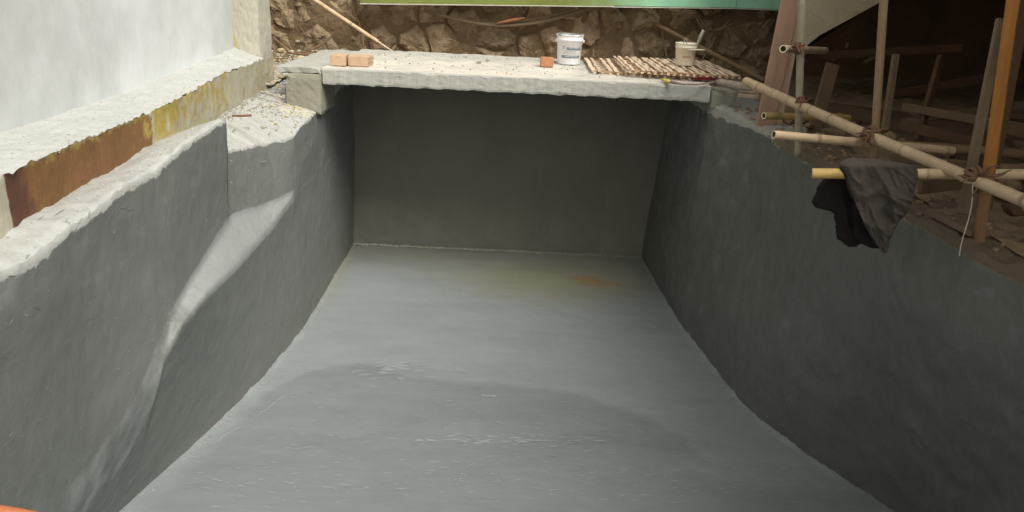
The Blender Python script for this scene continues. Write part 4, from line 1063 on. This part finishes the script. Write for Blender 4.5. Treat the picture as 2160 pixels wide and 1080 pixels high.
# debris, sticks and clods along slab edge
mbs = MB()
for k in range(160):
    x, y = rnd.uniform(-1.9, 1.8), rnd.uniform(8.2, 9.9); chip(mbs, (x, y, SL1+.006), rnd.uniform(.004, .012))
mbs.build('slab_crumbs', m_block, label='small grit scattered over the top of the slab', cat='grit', kind='stuff')
mbs = MB()
for k in range(300):
    y = rnd.uniform(3.6, 8.2); x = itp(y, RT)+rnd.uniform(.03, .5); z = drop(x, y, 2.9)
    if z and z > 2.0 and z < 2.45: chip(mbs, (x, y, z+.002), rnd.uniform(.005, .026))
mbs.build('wall_top_grit', m_bank, label='earthy grit along the top of the right pit wall', cat='grit', kind='stuff')

# orange hose at the lower left, near the viewer
P0 = [at(-60, 1072, z=2.33), at(0, 1081, z=2.33), at(45, 1088, z=2.32), at(95, 1099, z=2.30), at(150, 1125, z=2.28)]
P0 = [tuple(p) for p in P0]; P0 = [(P0[0][0]-.5, P0[0][1]-.1, 2.26)]+P0
MB().tube(P0, .016, 10).build('orange_hose', m_orng, smooth=True, label='orange hose crossing the near left corner above the pit', cat='hose')

# ================================================================== MARKS ON THE FLOOR
def marks(n, seed, lo, hi, wlo, whi, ang, region, name, m):
    r_ = random.Random(seed); mb = MB()
    for k in range(n):
        px, py = region(r_); c = at(px, py, z=0)
        if not (itp(c[1], LBASE)+.06 < c[0] < itp(c[1], RBASE)-.06 and 2 < c[1] < 9.95): continue
        L_ = r_.uniform(lo, hi)**1.0; W = r_.uniform(wlo, whi); A = r_.gauss(ang, .22)
        dx, dy = math.cos(A)*L_/2, math.sin(A)*L_/2; nx_, ny_ = -math.sin(A)*W/2, math.cos(A)*W/2
        z = .012*N(c[0], c[1], 0, .7)+.004*N(c[0], c[1], 3, 4)+.0035
        cx_, cy_ = c[0], c[1]; b = r_.uniform(-.2, .2)*L_*.3
        vs_ = [(cx_-dx, cy_-dy, z), (cx_-dx*.3+nx_, cy_-dy*.3+ny_+b*.2, z), (cx_+dx*.4+nx_*.8, cy_+dy*.4+ny_*.8+b*.2, z), (cx_+dx, cy_+dy, z), (cx_+dx*.3-nx_*.7, cy_+dy*.3-ny_*.7, z), (cx_-dx*.4-nx_, cy_-dy*.4-ny_, z)]
        mb.add(vs_, [(0, 5, 4, 3, 2, 1)])
    return mb.build(name, m, floor, kind='stuff')
reg = lambda r_: (r_.uniform(350, 1850), 1080-abs(r_.gauss(0, 230))-r_.uniform(0, 60))
marks(330, 3, .02, .10, .002, .0045, .05, reg, 'pale_scratch', m_scr)
marks(420, 4, .006, .018, .003, .007, .05, lambda r_: (r_.uniform(600, 1750), r_.uniform(620, 1050)), 'paint_fleck', m_scr)
marks(200, 8, .005, .015, .004, .008, .3, lambda r_: (r_.gauss(1480, 90), r_.gauss(775, 25)), 'paint_fleck', m_scr)
marks(130, 5, .04, .16, .004, .010, .03, reg, 'soft_scuff', m_scr2)
def line_mark(pxs, wd, name, m, seed):
    r_ = random.Random(seed); P = [at(px, py, z=0) for px, py in pxs]; pts = []
    for i in range(len(P)-1):
        for k in range(10): pts.append(P[i]+(P[i+1]-P[i])*k/10)
    L_, R_ = [], []
    for i, p in enumerate(pts):
        q = pts[min(i+1, len(pts)-1)]-pts[max(i-1, 0)]; nn = np.array([-q[1], q[0], 0]); nn /= np.linalg.norm(nn)
        wv = wd*(.5+r_.random())*.5; jj = nn*.006*noise.noise(Vector((i*.3, seed, 0)))
        z = .012*N(p[0], p[1], 0, .7)+.004*N(p[0], p[1], 3, 4)+.004
        L_.append((p[0]+nn[0]*wv+jj[0], p[1]+nn[1]*wv+jj[1], z)); R_.append((p[0]-nn[0]*wv+jj[0], p[1]-nn[1]*wv+jj[1], z))
    return MB().grid([L_, R_]).build(name, m, floor)
line_mark([(382, 960), (420, 948), (462, 932), (468, 922), (530, 888), (570, 858), (600, 836), (642, 826)], .006, 'paint_ridge', m_scr2, 3)
marks(60, 31, .04, .16, .008, .02, .0, lambda r_: (r_.gauss(1080, 110), r_.gauss(930, 6)), 'soft_scuff', m_scr5)
marks(50, 32, .05, .2, .01, .03, .05, lambda r_: (r_.gauss(850, 50), r_.gauss(780, 8)), 'soft_scuff', m_scr5)
marks(160, 33, .03, .12, .004, .014, .0, lambda r_: (r_.uniform(500, 1700), r_.uniform(640, 1075)), 'soft_scuff', m_scr5)
line_mark([(1018, 832), (1022, 835), (1050, 835)], .010, 'paint_ridge', m_scr, 7)
# scratches and light specks on the pit walls, lying on the surface met along each sight line
def wall_marks(n, region, lo, hi, wd, vert, name, m, seed):
    r_ = random.Random(seed); out = {}
    for k in range(n):
        px, py = region(r_); d = Vector(FW*F + RI*(px-1080) - UP*(py-540)).normalized()
        hit, loc, nrm, _, ob, _ = SC.ray_cast(dg2, Vector(CP), d)
        if not hit or ob.name.split('.')[0] != 'pit_wall': continue
        if nrm.dot(d) > 0: nrm = -nrm
        t = Vector((0, 1, r_.gauss(vert, .5))); t = (t-nrm*t.dot(nrm)).normalized(); b = nrm.cross(t)
        L_ = r_.uniform(lo, hi)/2; W = wd*r_.uniform(.5, 1.3)/2; c = loc+nrm*.003-Vector(ob.location)
        mb = out.setdefault(ob.name, MB())
        mb.add([tuple(c-t*L_), tuple(c-t*L_*.3+b*W), tuple(c+t*L_*.4+b*W*.8), tuple(c+t*L_), tuple(c+t*L_*.3-b*W*.7), tuple(c-t*L_*.4-b*W)], [(0, 1, 2, 3, 4, 5)])
    for nm_, mb in out.items():
        o = mb.build(name, m, base=(0, 0, 0)); o.parent = bpy.data.objects[nm_]; o['kind'] = 'stuff'
bpy.context.view_layer.update(); dg2 = bpy.context.evaluated_depsgraph_get()
wall_marks(170, lambda r: (r.uniform(0, 640), r.uniform(300, 1060)), .006, .03, .003, .2, 'paint_fleck', m_scr, 21)
wall_marks(50, lambda r: (r.gauss(360, 12), r.uniform(600, 800)), .004, .012, .004, .2, 'paint_fleck', m_scr, 22)
wall_marks(60, lambda r: (r.uniform(0, 640), r.uniform(400, 1060)), .04, .16, .006, .5, 'soft_scuff', m_scr3, 23)
wall_marks(90, lambda r: (r.uniform(1450, 2150), r.uniform(300, 1060)), .03, .12, .006, -.9, 'soft_scuff', m_scr4, 24)
# loose paint crumbs along the foot of the end wall
mbs = MB()
for k in range(260):
    t = rnd.random()**1.3; px = 748+(1352-748)*t; c = at(px, 516+30*t, z=0)
    chip(mbs, (c[0], BACK-.03-abs(rnd.gauss(0, .02)), .012), rnd.uniform(.006, .019)*(1.2-t*.5))
for k in range(520):
    y = rnd.uniform(3.9, 9.9); sd_ = rnd.random() < .5
    x = itp(y, LBASE)+abs(rnd.gauss(0, .03))+.012 if sd_ else itp(y, RBASE)-abs(rnd.gauss(0, .03))-.012
    chip(mbs, (x, y, .010), rnd.uniform(.002, .008))
mbs.build('floor_crumbs', m_chip, label='pale crumbs along the foot of the pit walls', cat='crumbs', kind='stuff')
